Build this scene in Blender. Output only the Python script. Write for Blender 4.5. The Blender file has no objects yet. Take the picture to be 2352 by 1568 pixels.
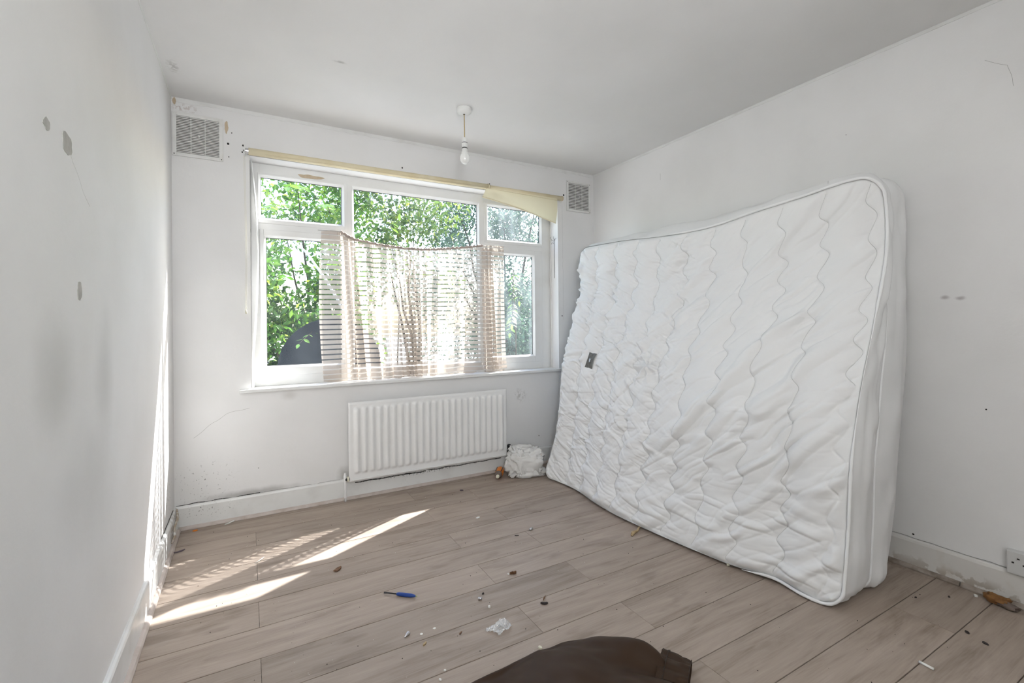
import bpy, bmesh, math, random
import numpy as np
from mathutils import Vector, Matrix, noise as mnoise

random.seed(7)
rng = np.random.default_rng(11)
SC = bpy.context.scene
COL = SC.collection

# ---------------------------------------------------------------- camera, world, sun, fill, exposure
XL, XR, YB, HC = -0.36, 2.617, 3.174, 2.40      # left wall, right wall, back wall, ceiling height
YF = YB + 0.12                                   # front face of the window frame
YN = -1.35                                       # wall behind the camera

cd = bpy.data.cameras.new('camera')
cam = bpy.data.objects.new('camera', cd)
COL.objects.link(cam)
cd.sensor_width = 36.0
cd.lens = 36.0 * 1074.67 / 2352.0
cd.shift_y = -42.54 / 2352.0
cd.clip_start = 0.02
yaw, pitch, roll = 0.5143, 0.0028, -0.0105
fw = Vector((math.sin(yaw) * math.cos(pitch), math.cos(yaw) * math.cos(pitch), math.sin(pitch)))
rt = Vector((math.cos(yaw), -math.sin(yaw), 0))
up = rt.cross(fw)
r2 = rt * math.cos(roll) + up * math.sin(roll)
u2 = -rt * math.sin(roll) + up * math.cos(roll)
M = Matrix(((r2.x, u2.x, -fw.x, 0), (r2.y, u2.y, -fw.y, 0), (r2.z, u2.z, -fw.z, 0), (0, 0, 0, 1)))
cam.matrix_world = Matrix.Translation((0, 0, 1.1192)) @ M
SC.camera = cam

SC.view_settings.view_transform = 'Standard'
SC.view_settings.look = 'None'
SC.view_settings.gamma = 1.0
SC.view_settings.use_curve_mapping = False
SC.view_settings.exposure = 0.48

SUN_TO = Vector((1.03, 0.54, 1.0)).normalized()
w = bpy.data.worlds.new('world')
SC.world = w
w.use_nodes = True
wn = w.node_tree
bg = wn.nodes['Background']
sky = wn.nodes.new('ShaderNodeTexSky')
sky.sky_type = 'NISHITA'
sky.sun_disc = False
sky.sun_elevation = math.asin(SUN_TO.z)
sky.sun_rotation = math.atan2(SUN_TO.x, SUN_TO.y)
sky.air_density = 1.0
sky.dust_density = 1.5
wn.links.new(sky.outputs[0], bg.inputs[0])
bg.inputs[1].default_value = 0.85

sl = bpy.data.lights.new('sun', 'SUN')
sl.energy = 16.0
sl.angle = math.radians(0.45)
sl.color = (1.0, 0.97, 0.965)
so = bpy.data.objects.new('sun', sl)
COL.objects.link(so)
so.rotation_euler = SUN_TO.to_track_quat('Z', 'Y').to_euler()
so.location = (8, 8, 9)

al = bpy.data.lights.new('ceiling_fill', 'AREA')      # added fill light turned up at the ceiling, unseen source
al.shape = 'RECTANGLE'
al.size, al.size_y = 0.9, 0.9
al.energy = 25.0
al.spread = math.radians(130)
al.color = (0.97, 0.99, 1.0)
ao = bpy.data.objects.new('bounce_fill', al)
COL.objects.link(ao)
ao.location = (0.08, -0.85, 1.16)
ao.rotation_euler = (math.pi, 0, 0)
al2 = bpy.data.lights.new('side_fill', 'AREA')        # added unseen fill light behind the camera, close to the left wall
al2.shape = 'RECTANGLE'
al2.size, al2.size_y = 0.34, 0.9
al2.energy = 8.6
al2.spread = math.radians(105)
al2.color = (0.97, 0.99, 1.0)
ao2 = bpy.data.objects.new('side_fill_light', al2)
COL.objects.link(ao2)
ao2.location = (-0.14, -0.75, 1.45)
ao2.rotation_euler = (Vector((0.55, 2.3, 2.4)) - ao2.location).to_track_quat('-Z', 'Y').to_euler()

# ---------------------------------------------------------------- helpers
def nm(bm_or_none=None):
    return bmesh.new()

def root(name, loc, label=None, cat=None, group=None, kind=None):
    o = bpy.data.objects.new(name, None)
    o.empty_display_size = 0.05
    COL.objects.link(o)
    o.location = loc
    tag(o, label, cat, group, kind)
    return o

def tag(o, label=None, cat=None, group=None, kind=None):
    if label: o['label'] = label
    if cat: o['category'] = cat
    if group: o['group'] = group
    if kind: o['kind'] = kind
    return o

def wloc(o):
    v = Vector((0, 0, 0))
    while o is not None:
        v += o.location
        o = o.parent
    return v

def shade(me, smooth):
    me.polygons.foreach_set('use_smooth', [bool(smooth)] * len(me.polygons))

def ob(name, me, mat, parent=None, origin=None, smooth=False):
    """link mesh given in world coordinates; origin = where its origin goes"""
    base = wloc(parent) if parent else Vector((0, 0, 0))
    org = Vector(origin) if origin is not None else base
    if org.length > 0:
        me.transform(Matrix.Translation(-org))
    o = bpy.data.objects.new(name, me)
    COL.objects.link(o)
    if parent:
        o.parent = parent
    o.location = org - base
    if mat: me.materials.append(mat)
    shade(me, smooth)
    return o

def bo(name, bm, mat, parent=None, origin=None, smooth=False):
    bmesh.ops.recalc_face_normals(bm, faces=bm.faces[:])
    me = bpy.data.meshes.new(name)
    bm.to_mesh(me)
    bm.free()
    return ob(name, me, mat, parent, origin, smooth)

def po(name, verts, faces, mat, parent=None, origin=None, smooth=False):
    me = bpy.data.meshes.new(name)
    me.from_pydata([tuple(v) for v in verts], [], [tuple(f) for f in faces])
    me.update()
    return ob(name, me, mat, parent, origin, smooth)

def box(bm, x0, x1, y0, y1, z0, z1, bev=0.0):
    t = bmesh.new()
    vs = [t.verts.new(p) for p in ((x0, y0, z0), (x1, y0, z0), (x1, y1, z0), (x0, y1, z0),
                                   (x0, y0, z1), (x1, y0, z1), (x1, y1, z1), (x0, y1, z1))]
    for f in ((0, 3, 2, 1), (4, 5, 6, 7), (0, 1, 5, 4), (1, 2, 6, 5), (2, 3, 7, 6), (3, 0, 4, 7)):
        t.faces.new([vs[i] for i in f])
    if bev > 0:
        bmesh.ops.bevel(t, geom=t.edges[:], offset=bev, segments=2, affect='EDGES', profile=0.6)
    me = bpy.data.meshes.new('tmp')
    t.to_mesh(me); t.free()
    bm.from_mesh(me)
    bpy.data.meshes.remove(me)

def frame_of(d):
    d = Vector(d).normalized()
    a = Vector((0, 0, 1)) if abs(d.z) < 0.9 else Vector((1, 0, 0))
    x = d.cross(a).normalized()
    return x, d.cross(x).normalized()

def tube(bm, pts, r, n=8, caps=True):
    pts = [Vector(p) for p in pts]
    rs = r if hasattr(r, '__len__') else [r] * len(pts)
    rings = []
    x = None
    for i, p in enumerate(pts):
        d = (pts[min(i + 1, len(pts) - 1)] - pts[max(i - 1, 0)])
        if d.length < 1e-9: d = Vector((0, 0, 1))
        d.normalize()
        if x is None:
            x, y = frame_of(d)
        else:
            x = (x - d * x.dot(d)).normalized()
            y = d.cross(x)
        rings.append([bm.verts.new(p + (x * math.cos(2 * math.pi * k / n) + y * math.sin(2 * math.pi * k / n)) * rs[i]) for k in range(n)])
    for a, b in zip(rings, rings[1:]):
        for k in range(n):
            bm.faces.new((a[k], a[(k + 1) % n], b[(k + 1) % n], b[k]))
    if caps:
        bm.faces.new(rings[0][::-1]); bm.faces.new(rings[-1])

def lathe(bm, prof, c, axis=(0, 0, 1), n=24):
    ax = Vector(axis).normalized()
    x, y = frame_of(ax)
    c = Vector(c)
    rings = []
    for r, h in prof:
        if r < 1e-6:
            rings.append([bm.verts.new(c + ax * h)])
        else:
            rings.append([bm.verts.new(c + ax * h + (x * math.cos(2 * math.pi * k / n) + y * math.sin(2 * math.pi * k / n)) * r) for k in range(n)])
    for a, b in zip(rings, rings[1:]):
        for k in range(n):
            k2 = (k + 1) % n
            if len(a) == 1 and len(b) == 1: continue
            if len(a) == 1: bm.faces.new((a[0], b[k], b[k2]))
            elif len(b) == 1: bm.faces.new((a[k], b[0], a[k2]))
            else: bm.faces.new((a[k], b[k], b[k2], a[k2]))

def grid_faces(nu, nv, closed_u=False):
    f = []
    for i in range(nu if closed_u else nu - 1):
        for j in range(nv - 1):
            i2 = (i + 1) % nu
            f.append((i * nv + j, i2 * nv + j, i2 * nv + j + 1, i * nv + j + 1))
    return f

def lattice_noise(x, y, seed=0):
    """smooth 2-D value noise on numpy arrays, range -1..1"""
    r = np.random.default_rng(seed)
    T = r.uniform(-1, 1, (64, 64))
    xi = np.floor(x).astype(int); yi = np.floor(y).astype(int)
    fx = x - xi; fy = y - yi
    fx = fx * fx * fx * (fx * (fx * 6 - 15) + 10); fy = fy * fy * fy * (fy * (fy * 6 - 15) + 10)
    a = T[xi % 64, yi % 64]; b = T[(xi + 1) % 64, yi % 64]
    c = T[xi % 64, (yi + 1) % 64]; d = T[(xi + 1) % 64, (yi + 1) % 64]
    return (a * (1 - fx) + b * fx) * (1 - fy) + (c * (1 - fx) + d * fx) * fy

def catmull(ts, P, t):
    ts = np.asarray(ts, float); P = np.asarray(P, float)
    if P.ndim == 1: P = P[:, None]
    m = np.gradient(P, ts, axis=0)
    t = np.clip(np.asarray(t, float), ts[0], ts[-1])
    i = np.clip(np.searchsorted(ts, t, side='right') - 1, 0, len(ts) - 2)
    h = ts[i + 1] - ts[i]
    s = ((t - ts[i]) / h)[..., None]
    h = h[..., None]
    return ((2 * s**3 - 3 * s**2 + 1) * P[i] + (s**3 - 2 * s**2 + s) * h * m[i]
            + (-2 * s**3 + 3 * s**2) * P[i + 1] + (s**3 - s**2) * h * m[i + 1])

# ---------------------------------------------------------------- materials
def mat(name, color, rough=0.6, metallic=0.0, spec=0.5, noise=None, bump=None, sheen=0.0, coat=0.0, sub=0.0):
    m = bpy.data.materials.new(name)
    m.use_nodes = True
    nt = m.node_tree
    b = nt.nodes['Principled BSDF']
    b.inputs['Base Color'].default_value = (*color, 1)
    b.inputs['Roughness'].default_value = rough
    b.inputs['Metallic'].default_value = metallic
    b.inputs['Specular IOR Level'].default_value = spec
    b.inputs['Sheen Weight'].default_value = sheen
    b.inputs['Coat Weight'].default_value = coat
    tc = nt.nodes.new('ShaderNodeTexCoord')
    if noise:                                   # (scale, second colour, lo, hi)
        n = nt.nodes.new('ShaderNodeTexNoise')
        n.inputs['Scale'].default_value = noise[0]
        n.inputs['Detail'].default_value = 6
        nt.links.new(tc.outputs['Object'], n.inputs['Vector'])
        r = nt.nodes.new('ShaderNodeMapRange')
        r.inputs[1].default_value = noise[2]; r.inputs[2].default_value = noise[3]
        nt.links.new(n.outputs['Fac'], r.inputs[0])
        mx = nt.nodes.new('ShaderNodeMix'); mx.data_type = 'RGBA'
        mx.inputs[6].default_value = (*color, 1); mx.inputs[7].default_value = (*noise[1], 1)
        nt.links.new(r.outputs[0], mx.inputs[0])
        nt.links.new(mx.outputs[2], b.inputs['Base Color'])
    if bump:                                    # (scale, strength, distance)
        n = nt.nodes.new('ShaderNodeTexNoise')
        n.inputs['Scale'].default_value = bump[0]
        n.inputs['Detail'].default_value = 4
        nt.links.new(tc.outputs['Object'], n.inputs['Vector'])
        bp = nt.nodes.new('ShaderNodeBump')
        bp.inputs['Strength'].default_value = bump[1]
        bp.inputs['Distance'].default_value = bump[2]
        nt.links.new(n.outputs['Fac'], bp.inputs['Height'])
        nt.links.new(bp.outputs[0], b.inputs['Normal'])
    return m

def stain(m, c, r, color, strength, distort=0.5, nscale=8.0, soft=0.0, speck=None):
    """mix a stain of its own colour into the base colour, centred at c (object space) with radii r"""
    nt = m.node_tree
    b = nt.nodes['Principled BSDF']
    prev = b.inputs['Base Color'].links[0].from_socket if b.inputs['Base Color'].links else None
    tc = nt.nodes.new('ShaderNodeTexCoord')
    n = nt.nodes.new('ShaderNodeTexNoise')
    n.inputs['Scale'].default_value = nscale
    n.inputs['Detail'].default_value = 5
    nt.links.new(tc.outputs['Object'], n.inputs['Vector'])
    mp = nt.nodes.new('ShaderNodeMapping')
    mp.inputs['Scale'].default_value = tuple(1 / k for k in r)
    mp.inputs['Location'].default_value = tuple(-a / k for a, k in zip(c, r))
    nt.links.new(tc.outputs['Object'], mp.inputs['Vector'])
    ln = nt.nodes.new('ShaderNodeVectorMath'); ln.operation = 'LENGTH'
    nt.links.new(mp.outputs[0], ln.inputs[0])
    ad = nt.nodes.new('ShaderNodeMath'); ad.operation = 'MULTIPLY_ADD'
    nt.links.new(n.outputs['Fac'], ad.inputs[0])
    ad.inputs[1].default_value = distort * 2
    nt.links.new(ln.outputs['Value'], ad.inputs[2])
    mr = nt.nodes.new('ShaderNodeMapRange')
    mr.interpolation_type = 'SMOOTHSTEP'
    mr.inputs[1].default_value = 1.0 + distort; mr.inputs[2].default_value = (soft + distort)
    mr.inputs[3].default_value = 0; mr.inputs[4].default_value = strength
    nt.links.new(ad.outputs[0], mr.inputs[0])
    fac = mr.outputs[0]
    if speck:                                    # only dark specks of a finer noise inside the stain
        n2 = nt.nodes.new('ShaderNodeTexNoise')
        n2.inputs['Scale'].default_value = speck[0]; n2.inputs['Detail'].default_value = 3
        nt.links.new(tc.outputs['Object'], n2.inputs['Vector'])
        m2 = nt.nodes.new('ShaderNodeMapRange')
        m2.inputs[1].default_value = speck[1]; m2.inputs[2].default_value = speck[1] + 0.05
        nt.links.new(n2.outputs['Fac'], m2.inputs[0])
        mu = nt.nodes.new('ShaderNodeMath'); mu.operation = 'MULTIPLY'
        nt.links.new(m2.outputs[0], mu.inputs[0]); nt.links.new(fac, mu.inputs[1])
        fac = mu.outputs[0]
    mx = nt.nodes.new('ShaderNodeMix'); mx.data_type = 'RGBA'
    nt.links.new(fac, mx.inputs[0])
    if prev: nt.links.new(prev, mx.inputs[6])
    else: mx.inputs[6].default_value = b.inputs['Base Color'].default_value
    mx.inputs[7].default_value = (*color, 1)
    nt.links.new(mx.outputs[2], b.inputs['Base Color'])
    return m

WALLC = (0.825, 0.818, 0.812)
GR = (0.775, 0.768, 0.758)
def wallmat(name):
    return mat(name, WALLC, 0.62, noise=(2.2, GR, 0.42, 0.72), bump=(60, 0.12, 0.004), spec=0.35)

m_wl = wallmat('paint_left')
grey = (0.50, 0.495, 0.475)
stain(m_wl, (XL, 1.36, 1.00), (0.3, 0.17, 0.20), grey, 0.55, 0.35, 5)
stain(m_wl, (XL, 1.75, 0.98), (0.3, 0.13, 0.28), grey, 0.45, 0.35, 5)
stain(m_wl, (XL, 1.60, 0.72), (0.3, 0.40, 0.22), grey, 0.28, 0.4, 4)
stain(m_wl, (XL, 2.95, 0.25), (0.3, 0.18, 0.16), (0.25, 0.24, 0.2), 0.5, 0.5, 8, speck=(70, 0.60))
m_wb = wallmat('paint_back')
stain(m_wb, (-0.2, YB, 0.24), (0.22, 0.3, 0.17), (0.12, 0.115, 0.10), 0.8, 0.4, 9, speck=(75, 0.63))
stain(m_wb, (0.0, YB, 0.14), (0.35, 0.3, 0.035), (0.2, 0.19, 0.17), 0.55, 0.4, 12)
stain(m_wb, (1.86, YB, 0.56), (0.07, 0.3, 0.07), (0.42, 0.41, 0.38), 0.55, 0.5, 25, speck=(60, 0.48))
stain(m_wb, (0.22, YB, 0.70), (0.07, 0.3, 0.04), (0.6, 0.58, 0.55), 0.6, 0.4, 12)
stain(m_wb, (-0.3, YB, 2.35), (0.10, 0.3, 0.03), (0.45, 0.38, 0.35), 0.7, 0.5, 40, speck=(60, 0.5))
stain(m_wb, (0.54, YB, 0.16), (0.06, 0.3, 0.08), (0.40, 0.39, 0.36), 0.6, 0.5, 20)
m_wr = wallmat('paint_right')
stain(m_wr, (XR, 0.838, 1.215), (0.3, 0.022, 0.012), (0.45, 0.42, 0.42), 0.9, 0.4, 30)
stain(m_wr, (XR, 0.788, 1.210), (0.3, 0.022, 0.012), (0.45, 0.42, 0.42), 0.9, 0.4, 30)
m_cl = mat('ceiling_paint', (0.835, 0.828, 0.82), 0.7, noise=(1.6, (0.79, 0.783, 0.772), 0.4, 0.7), bump=(90, 0.1, 0.003), spec=0.3)
stain(m_cl, (0.40, 2.378, HC), (0.035, 0.018, 0.3), (0.45, 0.44, 0.42), 0.75, 0.6, 40)
stain(m_cl, (-0.31, 2.80, HC), (0.03, 0.10, 0.3), (0.50, 0.49, 0.47), 0.8, 0.7, 40, speck=(45, 0.45))
stain(m_cl, (0.6, 2.5, HC), (0.9, 0.5, 0.3), (0.3, 0.29, 0.27), 0.6, 0.4, 5, speck=(120, 0.74))
m_gloss = mat('gloss_paint', (0.80, 0.80, 0.785), 0.35, noise=(9, (0.70, 0.69, 0.67), 0.5, 0.8), bump=(25, 0.1, 0.002))
m_bbl = mat('gloss_paint_left', (0.78, 0.785, 0.78), 0.35, noise=(7, (0.66, 0.65, 0.62), 0.5, 0.75), bump=(25, 0.2, 0.003))
stain(m_bbl, (XL, 3.02, 0.07), (0.3, 0.20, 0.1), (0.24, 0.19, 0.13), 0.9, 0.5, 22, speck=(26, 0.47))
m_bbb = mat('gloss_paint_back', (0.79, 0.79, 0.775), 0.35, noise=(9, (0.70, 0.69, 0.67), 0.5, 0.8), bump=(25, 0.1, 0.002))
stain(m_bbb, (-0.2, YB, 0.09), (0.22, 0.3, 0.07), (0.12, 0.11, 0.10), 0.8, 0.5, 20, speck=(95, 0.62))
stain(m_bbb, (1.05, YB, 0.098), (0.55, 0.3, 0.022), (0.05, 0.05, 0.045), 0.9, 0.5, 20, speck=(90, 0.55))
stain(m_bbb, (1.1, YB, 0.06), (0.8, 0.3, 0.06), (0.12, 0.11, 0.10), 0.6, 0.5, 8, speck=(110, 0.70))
m_bbr = mat('gloss_paint_right', (0.70, 0.68, 0.65), 0.4, noise=(12, (0.60, 0.55, 0.48), 0.55, 0.8), bump=(25, 0.2, 0.003))
stain(m_bbr, (XR, 0.75, 0.02), (0.3, 0.6, 0.05), (0.30, 0.24, 0.18), 0.7, 0.5, 14, speck=(22, 0.50))
m_bead_pink = mat('bead_pinkish', (0.56, 0.49, 0.45), 0.45, noise=(14, (0.40, 0.33, 0.28), 0.45, 0.75))
m_bead_white = mat('bead_whitish', (0.70, 0.66, 0.63), 0.4, noise=(10, (0.50, 0.43, 0.37), 0.5, 0.8))
m_bead_brown = mat('bead_brown', (0.34, 0.29, 0.25), 0.55, noise=(20, (0.17, 0.13, 0.10), 0.45, 0.7))
m_upvc = mat('window_plastic', (0.82, 0.82, 0.81), 0.28, noise=(5, (0.74, 0.73, 0.70), 0.5, 0.8))
m_bare = mat('bare_plaster', (0.50, 0.49, 0.46), 0.9, noise=(40, (0.42, 0.41, 0.38), 0.4, 0.7))
m_tan = mat('bare_tan', (0.58, 0.47, 0.34), 0.85, noise=(40, (0.50, 0.40, 0.28), 0.4, 0.7))
m_hole = mat('dark_hole', (0.02, 0.018, 0.016), 0.9)
m_crack = mat('crack_dark', (0.33, 0.32, 0.30), 0.9)
m_smear = mat('faint_scratch', (0.60, 0.60, 0.58), 0.9)
m_gap = mat('gap_dark', (0.035, 0.033, 0.03), 0.9, noise=(60, (0.2, 0.19, 0.17), 0.5, 0.6))
m_gasket = mat('gasket_dark', (0.05, 0.05, 0.05), 0.5)
m_rad = mat('radiator_enamel', (0.86, 0.857, 0.85), 0.3, noise=(6, (0.82, 0.815, 0.80), 0.5, 0.8))
m_vent = mat('vent_plastic', (0.76, 0.755, 0.735), 0.45, noise=(12, (0.64, 0.62, 0.58), 0.5, 0.8))
m_ventdark = mat('vent_dark', (0.10, 0.09, 0.08), 0.9)
m_white = mat('white_plastic', (0.80, 0.80, 0.78), 0.35)
m_socket = mat('socket_plastic', (0.62, 0.62, 0.61), 0.35)
m_blind = mat('blind_cream', (0.78, 0.70, 0.50), 0.7, noise=(7, (0.70, 0.60, 0.38), 0.4, 0.75), bump=(120, 0.1, 0.001))
m_metal = mat('dull_steel', (0.62, 0.62, 0.64), 0.3, metallic=1.0)
m_cord = mat('tan_flex', (0.50, 0.38, 0.20), 0.6)
m_black = mat('black_plastic', (0.015, 0.015, 0.017), 0.5)
m_matt = mat('mattress_cotton', (0.82, 0.82, 0.815), 0.85, spec=0.2, bump=(900, 0.08, 0.0006), sheen=0.1)
stain(m_matt, (2.02, 2.60, 0.24), (0.3, 0.02, 0.015), (0.55, 0.50, 0.48), 0.7, 0.4, 40)
stain(m_matt, (2.10, 2.10, 0.85), (0.3, 0.03, 0.05), (0.62, 0.59, 0.53), 0.6, 0.5, 30)
m_border = mat('mattress_border', (0.78, 0.78, 0.775), 0.85, spec=0.2, bump=(400, 0.08, 0.0008), sheen=0.1)
m_piping = mat('mattress_piping', (0.86, 0.86, 0.86), 0.8, spec=0.2)
m_stitch = mat('grey_stitch', (0.60, 0.60, 0.60), 0.9)
m_labelgrey = mat('label_grey', (0.13, 0.125, 0.115), 0.6, noise=(60, (0.07, 0.068, 0.06), 0.4, 0.7))
m_labelwhite = mat('label_white', (0.72, 0.80, 0.86), 0.6, noise=(300, (0.12, 0.2, 0.3), 0.55, 0.6))
m_brown = mat('brown_satin', (0.042, 0.0235, 0.013), 0.5, spec=0.16, noise=(6, (0.046, 0.027, 0.016), 0.4, 0.7), bump=(700, 0.05, 0.0006), sheen=0.0)
m_brownseam = mat('brown_thread', (0.03, 0.018, 0.012), 0.8)
m_orange = mat('orange_plastic', (0.75, 0.22, 0.02), 0.4)
m_greybrown = mat('grey_brown_rubber', (0.16, 0.12, 0.10), 0.6)
m_ivory = mat('ivory_tip', (0.75, 0.72, 0.58), 0.5)
m_bag = mat('white_carrier', (0.80, 0.79, 0.77), 0.5, spec=0.4, bump=(30, 0.2, 0.004))
stain(m_bag, (1.84, 2.93, 0.20), (0.05, 0.14, 0.05), (0.62, 0.40, 0.24), 0.75, 0.5, 30)
stain(m_bag, (1.84, 2.93, 0.15), (0.05, 0.14, 0.05), (0.70, 0.62, 0.58), 0.7, 0.5, 30)
m_green = mat('green_edge', (0.06, 0.25, 0.18), 0.5)
m_blue = mat('blue_plastic', (0.012, 0.055, 0.28), 0.4)
m_wood = mat('brown_scrap', (0.16, 0.08, 0.035), 0.7, noise=(80, (0.08, 0.035, 0.015), 0.4, 0.7))
m_tanleaf = mat('tan_scrap', (0.50, 0.38, 0.22), 0.7, noise=(80, (0.30, 0.2, 0.10), 0.4, 0.7))
m_dark = mat('dark_scrap', (0.03, 0.022, 0.02), 0.7)
m_lilac = mat('dark_lilac_scrap', (0.10, 0.075, 0.09), 0.6)
m_whitebit = mat('white_scrap', (0.80, 0.79, 0.75), 0.5)
m_rag = mat('orange_rag', (0.26, 0.125, 0.04), 0.85, noise=(50, (0.20, 0.09, 0.03), 0.4, 0.7))
m_branch = mat('bark', (0.06, 0.045, 0.03), 0.9, spec=0.1, noise=(20, (0.03, 0.022, 0.015), 0.4, 0.7))
m_dish = mat('dark_dish', (0.010, 0.013, 0.017), 0.8, spec=0.1, noise=(9, (0.024, 0.028, 0.032), 0.45, 0.75))
m_paving = mat('pale_paving', (0.62, 0.60, 0.56), 0.8, noise=(3, (0.5, 0.48, 0.44), 0.4, 0.7))

def floormat():
    m = bpy.data.materials.new('laminate_oak'); m.use_nodes = True
    nt = m.node_tree; b = nt.nodes['Principled BSDF']; L = nt.links
    tc = nt.nodes.new('ShaderNodeTexCoord'); oi = nt.nodes.new('ShaderNodeObjectInfo')
    off = nt.nodes.new('ShaderNodeVectorMath'); off.operation = 'MULTIPLY_ADD'
    cmb = nt.nodes.new('ShaderNodeCombineXYZ')
    for k in range(3): L.new(oi.outputs['Random'], cmb.inputs[k])
    L.new(cmb.outputs[0], off.inputs[0]); off.inputs[1].default_value = (37, 53, 11)
    L.new(tc.outputs['Object'], off.inputs[2])
    # broad figure, distorted along the board
    mp = nt.nodes.new('ShaderNodeMapping'); mp.inputs['Scale'].default_value = (1.3, 9.0, 1)
    L.new(off.outputs[0], mp.inputs[0])
    n1 = nt.nodes.new('ShaderNodeTexNoise'); n1.inputs['Scale'].default_value = 1.6; n1.inputs['Detail'].default_value = 7
    n1.inputs['Distortion'].default_value = 0.9; n1.inputs['Roughness'].default_value = 0.62
    L.new(mp.outputs[0], n1.inputs['Vector'])
    mp2 = nt.nodes.new('ShaderNodeMapping'); mp2.inputs['Scale'].default_value = (5, 130, 1)
    L.new(off.outputs[0], mp2.inputs[0])
    n2 = nt.nodes.new('ShaderNodeTexNoise'); n2.inputs['Scale'].default_value = 1.5; n2.inputs['Detail'].default_value = 4
    L.new(mp2.outputs[0], n2.inputs['Vector'])
    mxn = nt.nodes.new('ShaderNodeMix'); mxn.inputs[0].default_value = 0.24
    L.new(n1.outputs['Fac'], mxn.inputs[2]); L.new(n2.outputs['Fac'], mxn.inputs[3])
    cr = nt.nodes.new('ShaderNodeValToRGB')
    e = cr.color_ramp.elements
    e[0].position = 0.24; e[0].color = (0.185, 0.138, 0.105, 1)
    e[1].position = 0.76; e[1].color = (0.458, 0.380, 0.322, 1)
    e2 = e.new(0.48); e2.color = (0.352, 0.285, 0.235, 1)
    L.new(mxn.outputs[0], cr.inputs[0])
    # knots
    mp3 = nt.nodes.new('ShaderNodeMapping'); mp3.inputs['Scale'].default_value = (1.5, 4.2, 1)
    L.new(off.outputs[0], mp3.inputs[0])
    n3 = nt.nodes.new('ShaderNodeTexNoise'); n3.inputs['Scale'].default_value = 2.3; n3.inputs['Detail'].default_value = 3
    L.new(mp3.outputs[0], n3.inputs['Vector'])
    mr = nt.nodes.new('ShaderNodeMapRange'); mr.inputs[1].default_value = 0.62; mr.inputs[2].default_value = 0.76
    mr.inputs[4].default_value = 0.6
    L.new(n3.outputs['Fac'], mr.inputs[0])
    mk = nt.nodes.new('ShaderNodeMix'); mk.data_type = 'RGBA'
    L.new(mr.outputs[0], mk.inputs[0]); L.new(cr.outputs[0], mk.inputs[6]); mk.inputs[7].default_value = (0.17, 0.128, 0.10, 1)
    # per board brightness
    hs = nt.nodes.new('ShaderNodeHueSaturation')
    m2 = nt.nodes.new('ShaderNodeMapRange'); m2.inputs[3].default_value = 0.93; m2.inputs[4].default_value = 1.07
    L.new(oi.outputs['Random'], m2.inputs[0]); L.new(m2.outputs[0], hs.inputs['Value'])
    L.new(mk.outputs[2], hs.inputs['Color']); L.new(hs.outputs[0], b.inputs['Base Color'])
    b.inputs['Roughness'].default_value = 0.5
    b.inputs['Specular IOR Level'].default_value = 0.35
    bp = nt.nodes.new('ShaderNodeBump'); bp.inputs['Strength'].default_value = 0.12; bp.inputs['Distance'].default_value = 0.001
    L.new(n2.outputs['Fac'], bp.inputs['Height']); L.new(bp.outputs[0], b.inputs['Normal'])
    return m
m_floor = floormat()

def glassmat(name, haze, streak):
    m = bpy.data.materials.new(name); m.use_nodes = True
    nt = m.node_tree; L = nt.links
    nt.nodes.remove(nt.nodes['Principled BSDF'])
    out = nt.nodes['Material Output']
    tr = nt.nodes.new('ShaderNodeBsdfTransparent'); tr.inputs[0].default_value = (0.95, 0.97, 0.965, 1)
    gl = nt.nodes.new('ShaderNodeBsdfGlossy'); gl.inputs['Roughness'].default_value = 0.02
    fr = nt.nodes.new('ShaderNodeFresnel'); fr.inputs[0].default_value = 1.35
    m1 = nt.nodes.new('ShaderNodeMixShader')
    ge = nt.nodes.new('ShaderNodeNewGeometry')
    fm = nt.nodes.new('ShaderNodeMath'); fm.operation = 'SUBTRACT'; fm.inputs[0].default_value = 1.0
    L.new(ge.outputs['Backfacing'], fm.inputs[1])
    fx = nt.nodes.new('ShaderNodeMath'); fx.operation = 'MULTIPLY'
    L.new(fm.outputs[0], fx.inputs[0]); L.new(fr.outputs[0], fx.inputs[1])
    L.new(fx.outputs[0], m1.inputs[0]); L.new(tr.outputs[0], m1.inputs[1]); L.new(gl.outputs[0], m1.inputs[2])
    ds = nt.nodes.new('ShaderNodeBsdfTranslucent'); ds.inputs[0].default_value = (0.8, 0.86, 0.9, 1)
    tc = nt.nodes.new('ShaderNodeTexCoord')
    mp = nt.nodes.new('ShaderNodeMapping'); mp.inputs['Scale'].default_value = (streak, 1, 1.2)
    L.new(tc.outputs['Object'], mp.inputs[0])
    n = nt.nodes.new('ShaderNodeTexNoise'); n.inputs['Scale'].default_value = 2.2; n.inputs['Detail'].default_value = 6
    L.new(mp.outputs[0], n.inputs['Vector'])
    mr = nt.nodes.new('ShaderNodeMapRange'); mr.inputs[1].default_value = 0.42; mr.inputs[2].default_value = 0.75
    mr.inputs[3].default_value = haze * 0.25; mr.inputs[4].default_value = haze
    L.new(n.outputs['Fac'], mr.inputs[0])
    m2 = nt.nodes.new('ShaderNodeMixShader')
    L.new(mr.outputs[0], m2.inputs[0]); L.new(m1.outputs[0], m2.inputs[1]); L.new(ds.outputs[0], m2.inputs[2])
    L.new(m2.outputs[0], out.inputs[0])
    return m
m_glass = glassmat('pane_glass', 0.014, 1.5)
m_glassd = glassmat('pane_glass_dirty', 0.08, 4.0)

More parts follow.
